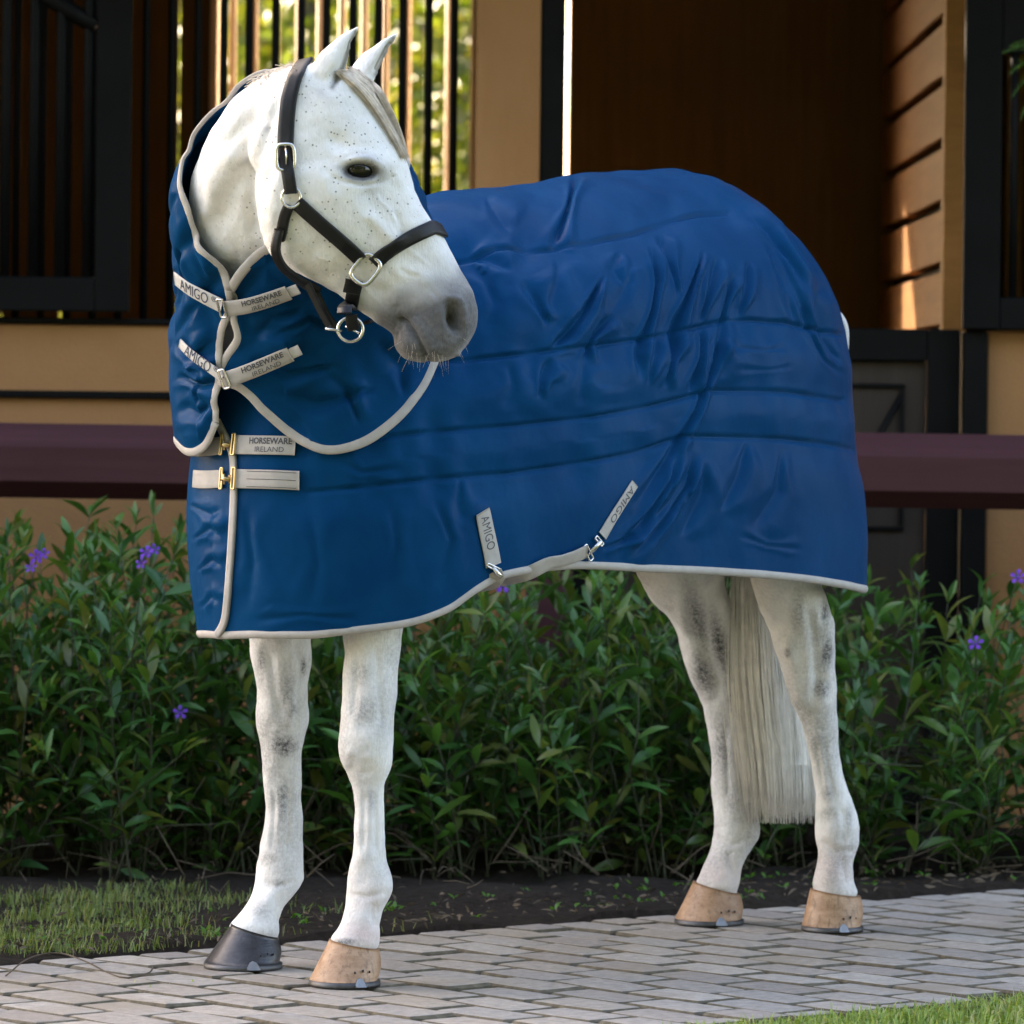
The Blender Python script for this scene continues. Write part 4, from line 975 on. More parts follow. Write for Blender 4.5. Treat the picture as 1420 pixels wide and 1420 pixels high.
for i in range(NT):
    T_ = tdeg[i]; fn = None
    if T_ < 62: tab = hemL
    elif T_ > 245: tab = hemR
    else: tab = None
    if tab is not None:
        prev = 420
        for y in np.arange(max(rim[i]+20, 330 if T_ > 100 else 420), 638, 3.0):
            x_, y2 = proj(hp_at(i, y))
            if y2 >= cub(*tab, x_): prev = y; break
            prev = y
        hemrow[i] = prev
    else: hemrow[i] = np.nan
ok = ~np.isnan(hemrow); hemrow = np.interp(tdeg, np.r_[tdeg[ok], 150], np.r_[hemrow[ok], 300]) if False else np.where(ok, hemrow, np.nan)
kx = np.r_[tdeg[ok & (tdeg < 100)], 110, 150, 200, tdeg[ok & (tdeg > 200)]]; ky = np.r_[hemrow[ok & (tdeg < 100)], 520, 380, 320, hemrow[ok & (tdeg > 200)]]
hemrow = np.interp(tdeg, kx, ky)
hs = hemrow.copy()
for _ in range(3): hs[1:-1] = .25*hs[:-2]+.5*hs[1:-1]+.25*hs[2:]
hemrow = hs
NW = 110; NTf = 420; tf_ = np.linspace(0, 360, NTf); HVv = np.zeros((NTf, NW, 3))
rim_f, hem_f = np.interp(tf_, tdeg, rim), np.interp(tf_, tdeg, hemrow)
for i, T_ in enumerate(tf_):
    a = math.radians(TH0-T_); rows = rim_f[i]+(hem_f[i]-rim_f[i])*np.linspace(0, 1, NW)
    k = T_/360*(NT-1); k0 = int(min(k, NT-2)); fr = k-k0; Rc = Rr[k0]*(1-fr)+Rr[k0+1]*fr
    r_ = np.interp(rows, yy, Rc)
    # the two front edges part into a slim oval between the straps
    gap = np.radians(8.5)*np.exp(-((rows-472)/26)**2)+np.radians(.5)
    gl = gap*(.25 if T_ < 180 else 1.0); wgt = math.exp(-(min(T_, 360-T_)/9)**2)
    aa = a+(-gl if T_ < 180 else gl)*wgt
    for kk in range(3): HVv[i, :, kk] = np.interp(rows, yy, CY[:, kk])
    HVv[i, :, 0] += r_*np.cos(aa); HVv[i, :, 1] += r_*np.sin(aa)
hv = HVv.reshape(-1, 3); hf = grid_faces(NTf, NW); hnn = vnormals(hv, hf)
cn = np.interp(proj(hv)[1], yy, CY[:, 0]), np.interp(proj(hv)[1], yy, CY[:, 1])
if np.median((hv[:, 0]-cn[0])*hnn[:, 0]+(hv[:, 1]-cn[1])*hnn[:, 1]) < 0: hf = hf[:, ::-1].copy(); hnn = -hnn
# diamond quilting and soft folds
Tg = np.repeat(tf_, NW); zz = hv[:, 2]
a1 = (Tg/360*1.35*.95+zz)/.135; a2 = (Tg/360*1.35*.95-zz)/.135
q1 = np.abs((a1 % 1)-.5); q2 = np.abs((a2 % 1)-.5); qd = np.minimum(.5-q1, .5-q2)*.135
hpx_, hpy_ = proj(hv)
qm = 1-sst(470, 540, hpy_)*.0
dd_ = .0085*(1-np.exp(-(qd/.020)**2))*(1-sst(440, 500, hpy_))
edge = np.minimum(np.tile(np.linspace(0, 1, NW), NTf), 1-np.tile(np.linspace(0, 1, NW), NTf))
dd_ += .0045*wob(hv*np.array([1, 1, .7]), 3.6, 9)*sst(0, .12, edge)+.0022*wob(hv, 8.5, 10)*sst(0, .08, edge)
hfolds = [(8, 9, [(248, 470), (262, 500), (300, 520)]), (9, 9, [(246, 520), (275, 535), (305, 530)]), (7, 8, [(242, 440), (252, 400), (248, 340)]), (7, 10, [(345, 500), (400, 520), (470, 505)]), (8, 10, [(370, 470), (430, 440), (470, 460)]), (7, 12, [(430, 500), (480, 540), (500, 590)]),
          (6, 9, [(350, 470), (380, 440), (420, 430)]), (7, 12, [(250, 560), (275, 575), (290, 560)]), (6, 8, [(262, 300), (268, 345), (290, 385)]), (6, 12, [(520, 470), (555, 510), (560, 550)]), (6, 10, [(390, 545), (440, 560), (520, 540)])]
dd_ += relief(hv, hnn, [[(0, 0), (1, 1)]], hfolds, 0)
hvd = hv+hnn*dd_[:, None]
hood = mk('neck_cover', hvd, hf, M['nylon'], rug); hood.data.materials.append(M['lining'])
so = hood.modifiers.new('thickness', 'SOLIDIFY'); so.thickness = .008; so.offset = -1; so.material_offset = 1
hood.data.materials[1] = M['nylon']
THd = bvh_of(hvd, hf); HG = hvd.reshape(NTf, NW, 3); HGn = hnn.reshape(NTf, NW, 3)
# binding: rim, left front edge + hem + right front edge
def bind(name, pts, nr_, r=.0085, parent=rug, mat='grey_web'):
    p = np.array(pts); n_ = np.array(nr_)
    for _ in range(3): p[1:-1] = .25*p[:-2]+.5*p[1:-1]+.25*p[2:]
    return tube(name, p, r, M[mat], parent, n=12, nrm=n_, flat=.42)
bind('rim_binding', HG[:, 0]-HGn[:, 0]*.003, HGn[:, 0], .0095)
bind('edge_binding', HG[0]-HGn[0]*.002, HGn[0], .0085); bind('edge_binding', HG[-1]-HGn[-1]*.002, HGn[-1], .0085)
bind('neck_hem_binding', HG[:, -1]-HGn[:, -1]*.002, HGn[:, -1], .0095)
ALL = [TB, THd]; THs = bvh_of(hv, grid_faces(NTf, NW, cu=True))
# chest closure binding on the body of the rug
C, N = castpath([TB], [(303, 585), (314, 606), (324, 628), (326, 655), (326, 690), (323, 750), (318, 820), (313, 862), (303, 880)], 60)
Strap(C, N, .0155, .001, .006).build('front_binding', M['grey_web'], rug)
# straps and buckles
def strap(pts, width, name='strap', mat='grey_web', off=.004, th=.0024, n=34, tr=None, label=None):
    C, N = castpath(tr or ALL, pts, n); C, N = smoothpath(C, N, 16); s = Strap(C, N, width, off, th); o = s.build(name, M[mat], rug)
    if label: o['label'] = label
    return s, o
pxm = 10.0/F                                                   # metres per photo pixel at the chest
def rect_ring(px, py, w_, h_, ang_, name, mat, r=.0022, off=.008, tr=None, parent=rug):
    h = cast(tr or ALL, px, py); c = h[0]+h[1]*off; a = math.radians(ang_)
    n_ = h[1]; xax = np.cross(np.array([0, 0, 1.]), n_); xax = -xax if xax[0] < 0 else xax; xax /= np.linalg.norm(xax); zax = np.cross(xax, n_); zax = -zax if zax[2] < 0 else zax
    X_, Z_ = xax*math.cos(a)-zax*math.sin(a), xax*math.sin(a)+zax*math.cos(a)
    q = []; cr_ = min(w_, h_)*.22
    for sx, sz, a0 in ((1, 1, 0), (-1, 1, 90), (-1, -1, 180), (1, -1, 270)):
        for k in (0, 30, 60, 90): q.append(c+X_*(sx*(w_/2-cr_)+cr_*math.cos(math.radians(a0+k)))+Z_*(sz*(h_/2-cr_)+cr_*math.sin(math.radians(a0+k))))
    return tube(name, q, r, M[mat], parent, closed=True, n=8)
def neck_strap(lp, rp, wl, bx_, by_, ang_):
    s, o = strap(lp, wl, 'strap', 'pale_web', off=.010, tr=[THs])
    lettering(s, 'AMIGO', s.L[-1]*.47, .0, .034, M['ink'], o, width=s.L[-1]*.58); lettering(s, '®', s.L[-1]*.86, .007, .016, M['ink'], o)
    s2, o2 = strap(rp, .030, 'strap', 'grey_web', off=.014, th=.004, tr=[THs])
    L2 = s2.L[-1]
    lettering(s2, 'HORSEWARE', L2*.60, .0062, .0145, M['ink2'], o2, width=L2*.62, bold=.0004, shear=.15); lettering(s2, 'IRELAND', L2*.62, -.0075, .0125, M['ink2'], o2, width=L2*.42, shear=.15)
    e0 = s2.C[-1]; d_ = s2.C[-1]-s2.C[-5]; d_ /= np.linalg.norm(d_)
    t2 = Strap(np.array([e0-d_*.006, e0+d_*.008, e0+d_*.020]), s2.N[-3:], .021, -.001, .003); t2.build('strap_end', M['pale_web'], rug)
    rect_ring(bx_, by_, .014, .036, ang_, 'buckle', 'steel', .0024, .020, [THs])
neck_strap([(249, 383), (264, 395), (285, 407), (312, 421)], [(318, 424), (340, 421), (370, 412), (402, 400)], .031, 316, 422, 2)
neck_strap([(256, 474), (270, 489), (290, 504), (313, 521)], [(318, 524), (340, 516), (372, 502), (404, 487)], .020, 318, 522, -14)
for y0, lab in ((617, True), (664, False)):
    if lab: sa, oa = strap([(266, 620), (276, 621), (292, 620), (309, 618)], .034, 'chest_strap', tr=[TB])
    else: sa, oa = strap([(271, 664), (280, 665), (295, 665), (311, 664)], .034, 'chest_strap', tr=[TB])
    xe = 410 if lab else 416
    sb, ob = strap([(329, y0), (355, y0+.5), (385, y0+1), (xe, y0+2)], .036, 'chest_strap', tr=[TB], off=.006)
    if lab:
        lettering(sb, 'HORSEWARE', sb.L[-1]*.62, .0075, .016, M['ink2'], ob, width=sb.L[-1]*.66, bold=.0005); lettering(sb, 'IRELAND', sb.L[-1]*.62, -.0085, .014, M['ink2'], ob, width=sb.L[-1]*.44)
    else:
        for vv in (-.0145, 0, .0145):
            q = sb.at(np.linspace(.03, sb.L[-1]-.006, 12), np.full(12, vv), np.full(12, .0002)); tube('stitching', q, .0006, M['ink2'], ob, n=5)
    rect_ring(313, y0, .006, .040, 0, 'buckle', 'brass', .0017, .012, [TB]); rect_ring(330, y0, .008, .041, 0, 'buckle', 'brass', .0020, .013, [TB])
    h = cast([TB], 321, y0+1); c = h[0]+h[1]*.013
    m = MB(); m.tube([c+np.array([-.009, 0, .0]), c+np.array([-.004, -.003, 0]), c+np.array([.004, -.003, 0]), c+np.array([.010, 0, 0])], [.0042, .006, .0048, .0035], n=10)
    m.tube([c+np.array([-.005, -.003, .010]), c+np.array([-.005, -.003, -.010])], .0028, n=8); m.tube([c+np.array([.006, -.002, .008]), c+np.array([.006, -.002, -.008])], .0022, n=8); m.build('hook', M['brass'], rug)
# belly surcingles
s, o = strap([(668, 709), (673, 735), (679, 762), (683, 784)], .038, 'surcingle', off=.002)
lettering(s, 'AMIGO', s.L[-1]*.40, .0, .030, M['ink2'], o, width=s.L[-1]*.62)
s, o = strap([(879, 671), (864, 694), (848, 719), (834, 743)], np.linspace(.019, .024, 34), 'surcingle', off=.002)
lettering(s, 'AMIGO', s.L[-1]*.42, .0, .019, M['ink2'], o, width=s.L[-1]*.66)
rect_ring(682, 787, .034, .006, 20, 'buckle', 'steel', .0018, .006); rect_ring(828, 750, .024, .007, 40, 'buckle', 'steel', .0018, .006)
h = cast(ALL, 684, 793); c = h[0]+h[1]*.010; m = MB(); m.tube([c+np.array([-.008, 0, .010]), c, c+np.array([.010, 0, -.010])], [.004, .006, .004], n=8); m.build('hook', M['steel'], rug)
h = cast(ALL, 819, 760); c = h[0]+h[1]*.010; m = MB(); m.tube([c+np.array([.014, 0, .014]), c, c+np.array([-.014, 0, -.014])], [.0035, .0055, .0035], n=8); m.build('hook', M['steel'], rug)
# the two webs run under the belly and up to the far side
ha = cast(ALL, 690, 794)[0]; hb_ = cast(ALL, 808, 772)[0]
far = H(.55, -.20, .76); far2 = H(.85, -.20, .80)
def web(p, wv, name):
    p = spline(p, 30); N = np.zeros_like(p); N[:, 2] = -.55; N[:, 1] = -.9; s = Strap(p, N, wv, 0, .003); return s.build(name, M['grey_web'], rug)
e1 = P(704, 806, ha[1]-.015); web([P(680, 790, ha[1]-.012)+np.array([.006, 0, -.004]), P(690, 797, ha[1]-.014), P(672, 812, ha[1]+.05), H(.42, -.02, .735), far], .034, 'belly_web')
wp = [cast(ALL, *q)[0]-np.array([0, .016, 0]) for q in ((813, 764), (797, 771), (778, 777), (760, 781))]
web(wp+[P(738, 792, wp[-1][1]-.012), P(716, 800, wp[-1][1]+.0), P(690, 806, wp[-1][1]+.06)], .030, 'belly_web')
rect_ring(812, 766, .010, .034, -35, 'buckle', 'steel', .0018, .008)
# tail flap binding showing behind the quarters
q = [H(BL+.02, .06, Z(405, 10.9, 1160)), H(BL+.085, .10, Z(440, 10.9, 1165)), H(BL+.095, .105, Z(480, 10.9, 1168)), H(BL+.08, .10, Z(530, 10.9, 1168))]
tube('tail_flap_binding', spline(q, 24), .012, M['pale_web'], rug, n=8)

# ------------------------------------------------------------------ the halter
hal = empty('halter', tuple(P(490, 380, YH-.1)), 'black leather halter with silver buckles on the grey horse head', 'halter')
lth = M['leather']
def snap(p):
    h = TH.find_nearest(Vector(p)); return np.array(h[0]), np.array(h[1])
def mirror(C, N):
    C2, N2 = C.copy(), N.copy(); C2[:, 1] = 2*YH-C2[:, 1]; N2[:, 1] *= -1; return C2, N2
def hstrap(pts, width, name, off=.002, th=.0055, n=40, over=None, nrm=None, mirrored=True, parent=hal):
    C, N = castpath([TH], pts, n); C, N = smoothpath(C, N, 4)
    if over is not None:                                     # goes on over the ridge of the head to the other side
        mid = P(over[0], over[1], YH); nm = np.array(nrm, float); nm /= np.linalg.norm(nm)
        C2, N2 = mirror(C[::-1], N[::-1]); C = np.vstack([C, mid[None], C2]); N = np.vstack([N, nm[None], N2])
        q = spline(C, 90); N = spline(N, 90); C = q; C, N = smoothpath(C, N, 3)
        s = Strap(C, N, width, off, th); s.build(name, lth, parent); return s
    s = Strap(C, N, width, off, th); s.build(name, lth, parent)
    if mirrored:
        C2, N2 = mirror(C, N); Strap(C2[::-1].copy(), N2[::-1].copy(), width, off, th).build(name, lth, parent)
    return s
C0_ = (500, 300)
hstrap([(399, 236), (397, 205), (398, 170), (402, 135), (411, 106)], .030, 'crown_strap', over=(424, 86), nrm=(-.25, 0, 1))
hstrap([(395, 205), (397, 225), (402, 245), (405, 268)], .024, 'cheek_billet', off=.007, th=.005)
hstrap([(412, 281), (440, 306), (470, 332), (500, 359)], .027, 'cheek_strap')
hstrap([(519, 365), (535, 350), (560, 334), (588, 321), (600, 316)], .027, 'noseband', over=(613, 322), nrm=(.86, 0, .5))
hstrap([(494, 388), (491, 404), (489, 420), (487, 438)], .026, 'chin_strap', off=.003)
hstrap([(491, 386), (489, 396), (488, 404)], .030, 'strap_keeper', off=.008, th=.003, n=12)
# throat latch, hanging free of the jaw below
def free(pts3, width, name, N, th=.006, mat=lth):
    p = spline(pts3, 40); n_ = np.tile(np.array(N, float), (40, 1)); s = Strap(p, n_, width, 0, th); return s.build(name, mat, hal)
hstrap([(402, 284), (396, 300), (393, 318), (390, 330)], .020, 'throat_strap', off=.003, th=.008)
yj = YH-.088
free([P(389, 318, yj-.004), P(384, 345, yj), P(392, 366, yj+.02), P(410, 382, yj+.045), P(428, 393, yj+.07), P(440, 399, YH)], .017, 'throat_strap', (-.5, -.7, -.5), .009)
free([P(389, 318, 2*YH-yj+.004), P(384, 345, 2*YH-yj), P(398, 372, YH+.07), P(425, 393, YH+.03), P(440, 399, YH)], .017, 'throat_strap', (-.5, .7, -.5), .009)
# strap hanging from throat to chin ring
free([P(426, 392, YH-.03), P(436, 412, YH-.03), P(447, 434, YH-.03), P(458, 453, YH-.03)], .013, 'jaw_strap', (-.3, -.9, -.2), .005)
free([P(432, 394, YH+.0), P(444, 418, YH+.0), P(455, 440, YH+.0), P(468, 456, YH+.0)], .015, 'jaw_strap', (.0, -1, 0), .005)
free([P(487, 436, YH-.062), P(488, 446, YH-.058), P(490, 456, YH-.05)], .022, 'chin_strap', (0, -1, 0), .006)
free([P(490, 448, YH-.02), P(505, 446, YH+.02), P(518, 441, YH+.05), P(530, 438, YH+.06)], .02, 'chin_strap', (0, -.4, -1), .006)
stl = M['steel']
def ring(px, py, w_, h_, ang_, Y, r, name='ring', sq=.5):
    q = []
    for a in np.linspace(0, 2*np.pi, 32, endpoint=False):
        c_, s_ = math.cos(a), math.sin(a); x = np.sign(c_)*abs(c_)**sq*w_/2; z = np.sign(s_)*abs(s_)**sq*h_/2; an = math.radians(ang_)
        q.append(P(px, py, Y)+np.array([x*math.cos(an)-z*math.sin(an), 0, x*math.sin(an)+z*math.cos(an)]))
    return tube(name, q, r, stl, hal, closed=True, n=10)
def ys(px, py, o): return cast([TH], px, py)[0][1]-o
for sg in (1, -1):
    my = lambda y: y if sg == 1 else 2*YH-y
    ring(396, 218, .033, .047, 3, my(ys(396, 218, .013)), .0034, 'buckle', .55)
    ring(404, 274, .034, .036, 0, my(ys(404, 274, .006)), .0028, 'ring', 1.0)
    ring(507, 374, .040, .054, -38, my(ys(508, 374, .013)), .0044, 'square_ring', .6)
ring(486, 457, .046, .044, 0, YH-.045, .0032, 'ring', 1.0)
tube('buckle_tongue', [P(396, 202, ys(396, 203, .016)), P(397, 215, ys(396, 215, .018)), P(397, 228, ys(397, 228, .014))], .0018, stl, hal, n=6)
tube('snap_bar', [P(451, 456, YH-.05), P(462, 457, YH-.05), P(474, 459, YH-.048)], [.003, .0028, .0024], stl, hal, n=8)
tube('snap_bar', [P(479, 452, YH-.052), P(488, 457, YH-.052), P(498, 462, YH-.052)], .0022, stl, hal, n=8)

# ------------------------------------------------------------------ hedge of flowering plants
def leaf_geo(L=1.0, W=.24, curl=.18, seed=0):
    v = []; f = []
    st_ = [0, .12, .3, .52, .74, .9, 1.0]; ww = [.05, .42, .86, 1.0, .72, .34, .0]
    for s, q in zip(st_, ww):
        z = .10*math.sin(s*2.2)-curl*s*s; x = s*L; wv = q*W/2
        v += [(x, -wv, z+.32*wv), (x, 0, z-.0), (x, wv, z+.32*wv)]
    for k in range(6):
        b = 3*k; f += [[b, b+3, b+4, b+1], [b+1, b+4, b+5, b+2]]
    return np.array(v, float), f
LG = [leaf_geo(1, w_, c_) for w_, c_ in ((.24, .12), (.28, .28), (.21, .05), (.26, .42))]
LM = []
for v, f in LG:
    me = bpy.data.meshes.new('leaf'); me.from_pydata(v.tolist(), [], f); me.materials.append(M['leaf']); me.polygons.foreach_set('use_smooth', [True]*len(f)); me.update(); LM.append(me)
def frame(d, roll):
    d = d/np.linalg.norm(d); s = np.cross(np.array([0, 0, 1.]), d); s = s/(np.linalg.norm(s)+1e-6); u = np.cross(d, s)
    return np.stack([d, s*math.cos(roll)+u*math.sin(roll), -s*math.sin(roll)+u*math.cos(roll)], 1)
def flower(parent, c, size):
    m = MB(); fw = np.array([rng.normal(0, .3), -1, .35+rng.normal(0, .2)]); fw /= np.linalg.norm(fw); s = np.cross(fw, [0, 0, 1.]); s /= np.linalg.norm(s); u = np.cross(s, fw)
    for k in range(5):
        a0 = k*2*np.pi/5+.3; pts = []
        for rr_, wd, b in ((.12, .22, -.25), (.5, .52, .02), (.85, .60, .10), (1.05, .30, .04)):
            for e in (-1, 0, 1):
                a = a0+e*wd*.62; r_ = rr_*(1-.06*abs(e)); pts.append(c+size*(s*math.cos(a)*r_+u*math.sin(a)*r_+fw*(b+.06*abs(e)+rng.normal(0, .02))))
        m.add(pts, [[3*i+j, 3*i+3+j, 3*i+4+j, 3*i+1+j] for i in range(3) for j in range(2)])
    m.tube([c-fw*size*.9, c-fw*size*.3, c-fw*size*.12], [size*.07, size*.12, size*.2], n=8)
    return m.build('flower', M['petal'], parent)
hA, hB = np.array([-1.75, 11.84]), np.array([2.0, 12.46])
hd_ = (hB-hA)/np.linalg.norm(hB-hA); hnr = np.array([-hd_[1], hd_[0]])
FLW = [(50, 772), (203, 766), (250, 988), (697, 812), (1353, 892), (1412, 800)]
spots = []
for row, (off, n_) in enumerate(((.12, 15), (.42, 14), (.74, 12))):
    for k in range(n_):
        s = (k+.5+.5*(row % 2))/n_; p = hA+(hB-hA)*s+hnr*(off+random.uniform(-.05, .05)); spots.append((row, p))
_old = ['leafy green shrub with lance-shaped leaves in the front of the hedge', 'leafy green shrub with lance-shaped leaves in the middle of the hedge', 'leafy green shrub with lance-shaped leaves at the wall side of the hedge']
frontobj = 0; plants = []
for row, p in spots:
    x = p[0]; xpix, _ = proj(np.array([x, p[1], .6]))
    ht = cub([-1.8, -1.2, -.6, 0, .5, .9, 1.2, 2.2], [.80, .80, .76, .72, .72, .70, .66, .66], x)*(1.0 if row else .93)
    sparse = xpix > 1190
    zone = ('behind the grass wedge', 'behind the front legs', 'between the front and hind legs', 'behind the tail and hind legs', 'before the dark stall door', 'before the tan wall past the door')[int(np.searchsorted([300, 580, 890, 1190, 1370], xpix))]
    pl = empty('hedge_plant', (p[0], p[1], 0), ('green hedge shrub at the path side, ', 'green hedge shrub in the middle row, ', 'green hedge shrub at the wall side, ')[row]+zone, 'shrub', 'shrubs of the flowering hedge, row %s' % ('front', 'middle', 'wall side')[row])
    stems = MB(); leaves = []
    ns = (25, 22, 20)[row] if not sparse else (14 if row < 2 else 6)
    for k in range(ns):
        a = random.uniform(0, 6.283); b0 = np.array([p[0]+random.gauss(0, .05), p[1]+random.gauss(0, .05), -.02])
        h_ = ht*random.uniform(.62, 1.08); lean = random.uniform(.05, .22)
        short = row < 2 and k >= ns-6
        if short: h_ *= random.uniform(.3, .75); a = -1.57+random.gauss(0, .8); lean = random.uniform(.12, .26)
        tip = b0+np.array([math.cos(a)*lean, math.sin(a)*lean, h_])
        mid = (b0+tip)/2+np.array([random.gauss(0, .05)-.02*math.cos(a), random.gauss(0, .05), 0])
        q = spline([b0, mid, tip], 14); stems.tube(q, np.linspace(.0032, .0012, 14), n=5)
        s = random.uniform(.10, .24); ph = random.uniform(0, 3)
        while s < 1.0:
            c = np.array([np.interp(s, np.linspace(0, 1, 14), q[:, j]) for j in range(3)]); tg = q[min(13, int(s*13)+1)]-q[int(s*13)]; tg /= np.linalg.norm(tg)+1e-9
            ph += 1.57+random.gauss(0, .35)
            for e in (0, np.pi):
                if random.random() < .10: continue
                d = np.array([math.cos(ph+e), math.sin(ph+e), 0])*(1.05-.45*s)+tg*random.uniform(.25, .95)+np.array([0, 0, random.gauss(0, .25)])
                leaves.append((c, d, random.uniform(.06, .112)*(.8+.3*math.sin(s*3)), random.gauss(0, .5)))
            s += random.uniform(.040, .065)/h_*1.0
        for e in range(4):
            d = tg+np.array([random.gauss(0, .45), random.gauss(0, .45), .1]); leaves.append((q[-1], d, random.uniform(.04, .075), random.gauss(0, .6)))
        # a leafless side twig low down
        if random.random() < .8:
            c = q[random.randint(2, 6)]; dd = np.array([random.gauss(0, .10), random.gauss(-.03, .08), random.uniform(-.03, .10)]); stems.tube([c, c+dd*.5+np.array([0, 0, .01]), c+dd], [.0026, .002, .0012], n=4)
    stems.build('stems', M['stem'] if row else M['stem'], pl)
    lim = (64, 20, 6)[row]
    order = sorted(range(len(leaves)), key=lambda i: leaves[i][0][1]-.5*leaves[i][2])
    vis = [i for i in order if -40 < proj(leaves[i][0])[0] < 1460][:lim]; vs = set(vis)
    rest = MB()
    for i, (c, d, L_, rl) in enumerate(leaves):
        k = random.randrange(4); Rm = frame(d, rl)
        if i in vs:
            o = bpy.data.objects.new('leaf', LM[k]); COL.objects.link(o)
            o.parent = pl; T = Matrix.Translation(Vector(c)-Vector(pl.location)) @ Matrix(Rm.tolist()).to_4x4() @ Matrix.Scale(L_, 4); o.matrix_local = T
        else:
            v, f = LG[k]; rest.add((v*L_) @ Rm.T+c, f)
    o = rest.build('foliage', M['leaf'], pl); meta(o, kind='stuff')
    plants.append(pl)
FLL = {50: 'hedge shrub topped with a purple flower cluster, farther from the rug', 203: 'hedge shrub topped with a purple flower cluster close to the rug', 250: 'hedge shrub with one purple flower low beside the dark-hoofed foreleg', 697: 'hedge shrub with a purple flower under the belly strap of the rug', 1353: 'hedge shrub with a single purple flower before the dark door jamb', 1412: 'hedge shrub with a purple flower before the tan wall'}
for fx, fy in FLW:
    best = None
    for (row, p), pl in zip(spots, plants):
        if row > 0: continue
        x_, _ = proj(np.array([p[0], p[1], .5])); 
        if best is None or abs(x_-fx) < best[0]: best = (abs(x_-fx), pl, p)
    best[1]['label'] = FLL[fx]; c = P(fx, fy, best[2][1]-.23); flower(best[1], c, .019 if fx > 600 else .017)
    if fx < 240: flower(best[1], c+np.array([-.012, .01, -.025]), .014); flower(best[1], c+np.array([.016, .015, .006]), .014)
    base = np.array([best[2][0], best[2][1], .25]); tube('flower_stalk', spline([base, (base+c)/2+np.array([0, -.02, .05]), c+np.array([0, .012, 0])], 10), .0016, M['stem'], best[1], n=5)

# ------------------------------------------------------------------ lawn grass and litter
def blades(name, pts, hmin, hmax, wd, label, mat='grass'):
    n_ = len(pts); h_ = rng.uniform(hmin, hmax, n_); a = rng.uniform(0, 6.283, n_); ln = rng.uniform(.1, 1.3, n_)*h_
    d = np.stack([np.cos(a), np.sin(a), 0*a], 1); s = np.stack([-np.sin(a), np.cos(a), 0*a], 1)*wd*rng.uniform(.7, 1.3, n_)[:, None]
    up_v = np.array([0, 0, 1.])
    b0, b1 = pts-s, pts+s; m0 = pts+d*(ln*.35)[:, None]+up_v*(h_*.6)[:, None]; tp = pts+d*ln[:, None]+up_v*(h_*(1-.4*ln/h_))[:, None]
    v = np.stack([b0, b1, m0-s*.75, m0+s*.75, tp], 1).reshape(-1, 3)
    i = np.arange(n_)*5; f = np.stack([i, i+1, i+3, i+2], 1).tolist()+np.stack([i+2, i+3, i+4], 1).tolist()
    o = mk(name, v, f, M[mat], None, False); return meta(o, label, 'grass', kind='stuff')
# wedge of grass between path and hedge
ps_ = []
while len(ps_) < 18000:
    u_, v_ = rng.uniform(-2.2, 1.25), -abs(rng.uniform(.03, 1.15)); q = pw(u_, v_)
    hv_ = (q[:2]-hA) @ hnr
    if hv_ > -.10: continue
    x_, y_ = proj(q); dens_ = (1-sst(40, 420, x_))*.95+.05
    cl = .5+.5*np.tanh(3*wob(q*np.array([1, 1, 0]), 3.6, 12)-.9); 
    if v_ > -.12: dens_ *= .25+.3*cl
    if rng.random() < dens_*(.06+.94*cl): ps_.append(q)
blades('grass', np.array(ps_), .008, .046, .0012, 'short green grass growing between path and hedge', 'shaded_grass')
ps_ = []
for k in range(26000):
    u_, v_ = rng.uniform(-1.5, 5.0), PW+.012+abs(rng.normal(0, .55)); ps_.append(pw(u_, v_, -.03))
ps_ += [pw(rng.uniform(-.5, 3.2), PW+abs(rng.normal(0, .10)), -.028) for k in range(9000)]
blades('lawn_grass', np.array(ps_), .022, .056, .0019, 'bright green mown lawn edging the near side of the path')
ps_ = []
for k in range(900):
    if rng.random() < .5: u_ = round(rng.uniform(-5.8, 8)/LU)*LU; v_ = rng.uniform(0, PW)
    else: u_ = rng.uniform(0, 4); v_ = rng.uniform(0, PW)
    q = pw(u_, v_, -.008)
    if wob(q, .9, 15) > .7: ps_.append(q+rng.normal(0, .004, 3)*np.array([1, 1, 0]))
blades('weeds', np.array(ps_), .006, .022, .0014, 'tiny green weeds sprouting in the joints of the paving')
m = MB()
for k in range(150):
    s = rng.uniform(0, 1); p = hA+(hB-hA)*s+hnr*(rng.normal(-.10, .16)); c = np.array([p[0], p[1], .022+abs(rng.normal(0, .015))])
    if (c[:2]-pa[:2]) @ PV[:2] > -.03: continue
    a = rng.uniform(0, 6.28); L_ = rng.uniform(.02, .16); d = np.array([math.cos(a), math.sin(a)*.6, rng.normal(.1, .35)])*L_
    m.tube([c, c+d*.5+np.array([0, 0, rng.normal(0, .008)]), c+d], [.0016, .0013, .0007], n=4)
for k in range(45):                                          # bare twigs low in the hedge
    s = rng.uniform(0, 1); p = hA+(hB-hA)*s+hnr*rng.uniform(-.02, .2); c = np.array([p[0], p[1], rng.uniform(.0, .08)]); d = np.array([rng.normal(0, .10), rng.normal(-.03, .04), rng.uniform(.03, .18)])
    m.tube([c, c+d*.5+rng.normal(0, .012, 3), c+d], [.0026, .002, .001], n=4)
for k in range(900):                                          # crumbs of dead leaf on the soil
    u_, v_ = rng.uniform(-1, 4), -abs(rng.normal(.05, .3))-.03; c = pw(u_, v_, .016); v, f = LG[rng.integers(0, 4)]; m.add((v*rng.uniform(.008, .03)) @ frame(np.array([rng.normal(), rng.normal(), rng.normal(0, .3)]), rng.normal()).T+c, f)
o = m.build('plant_litter', M['twig']); meta(o, 'dry twigs and dead stems littering the soil under the hedge', 'litter', kind='stuff')
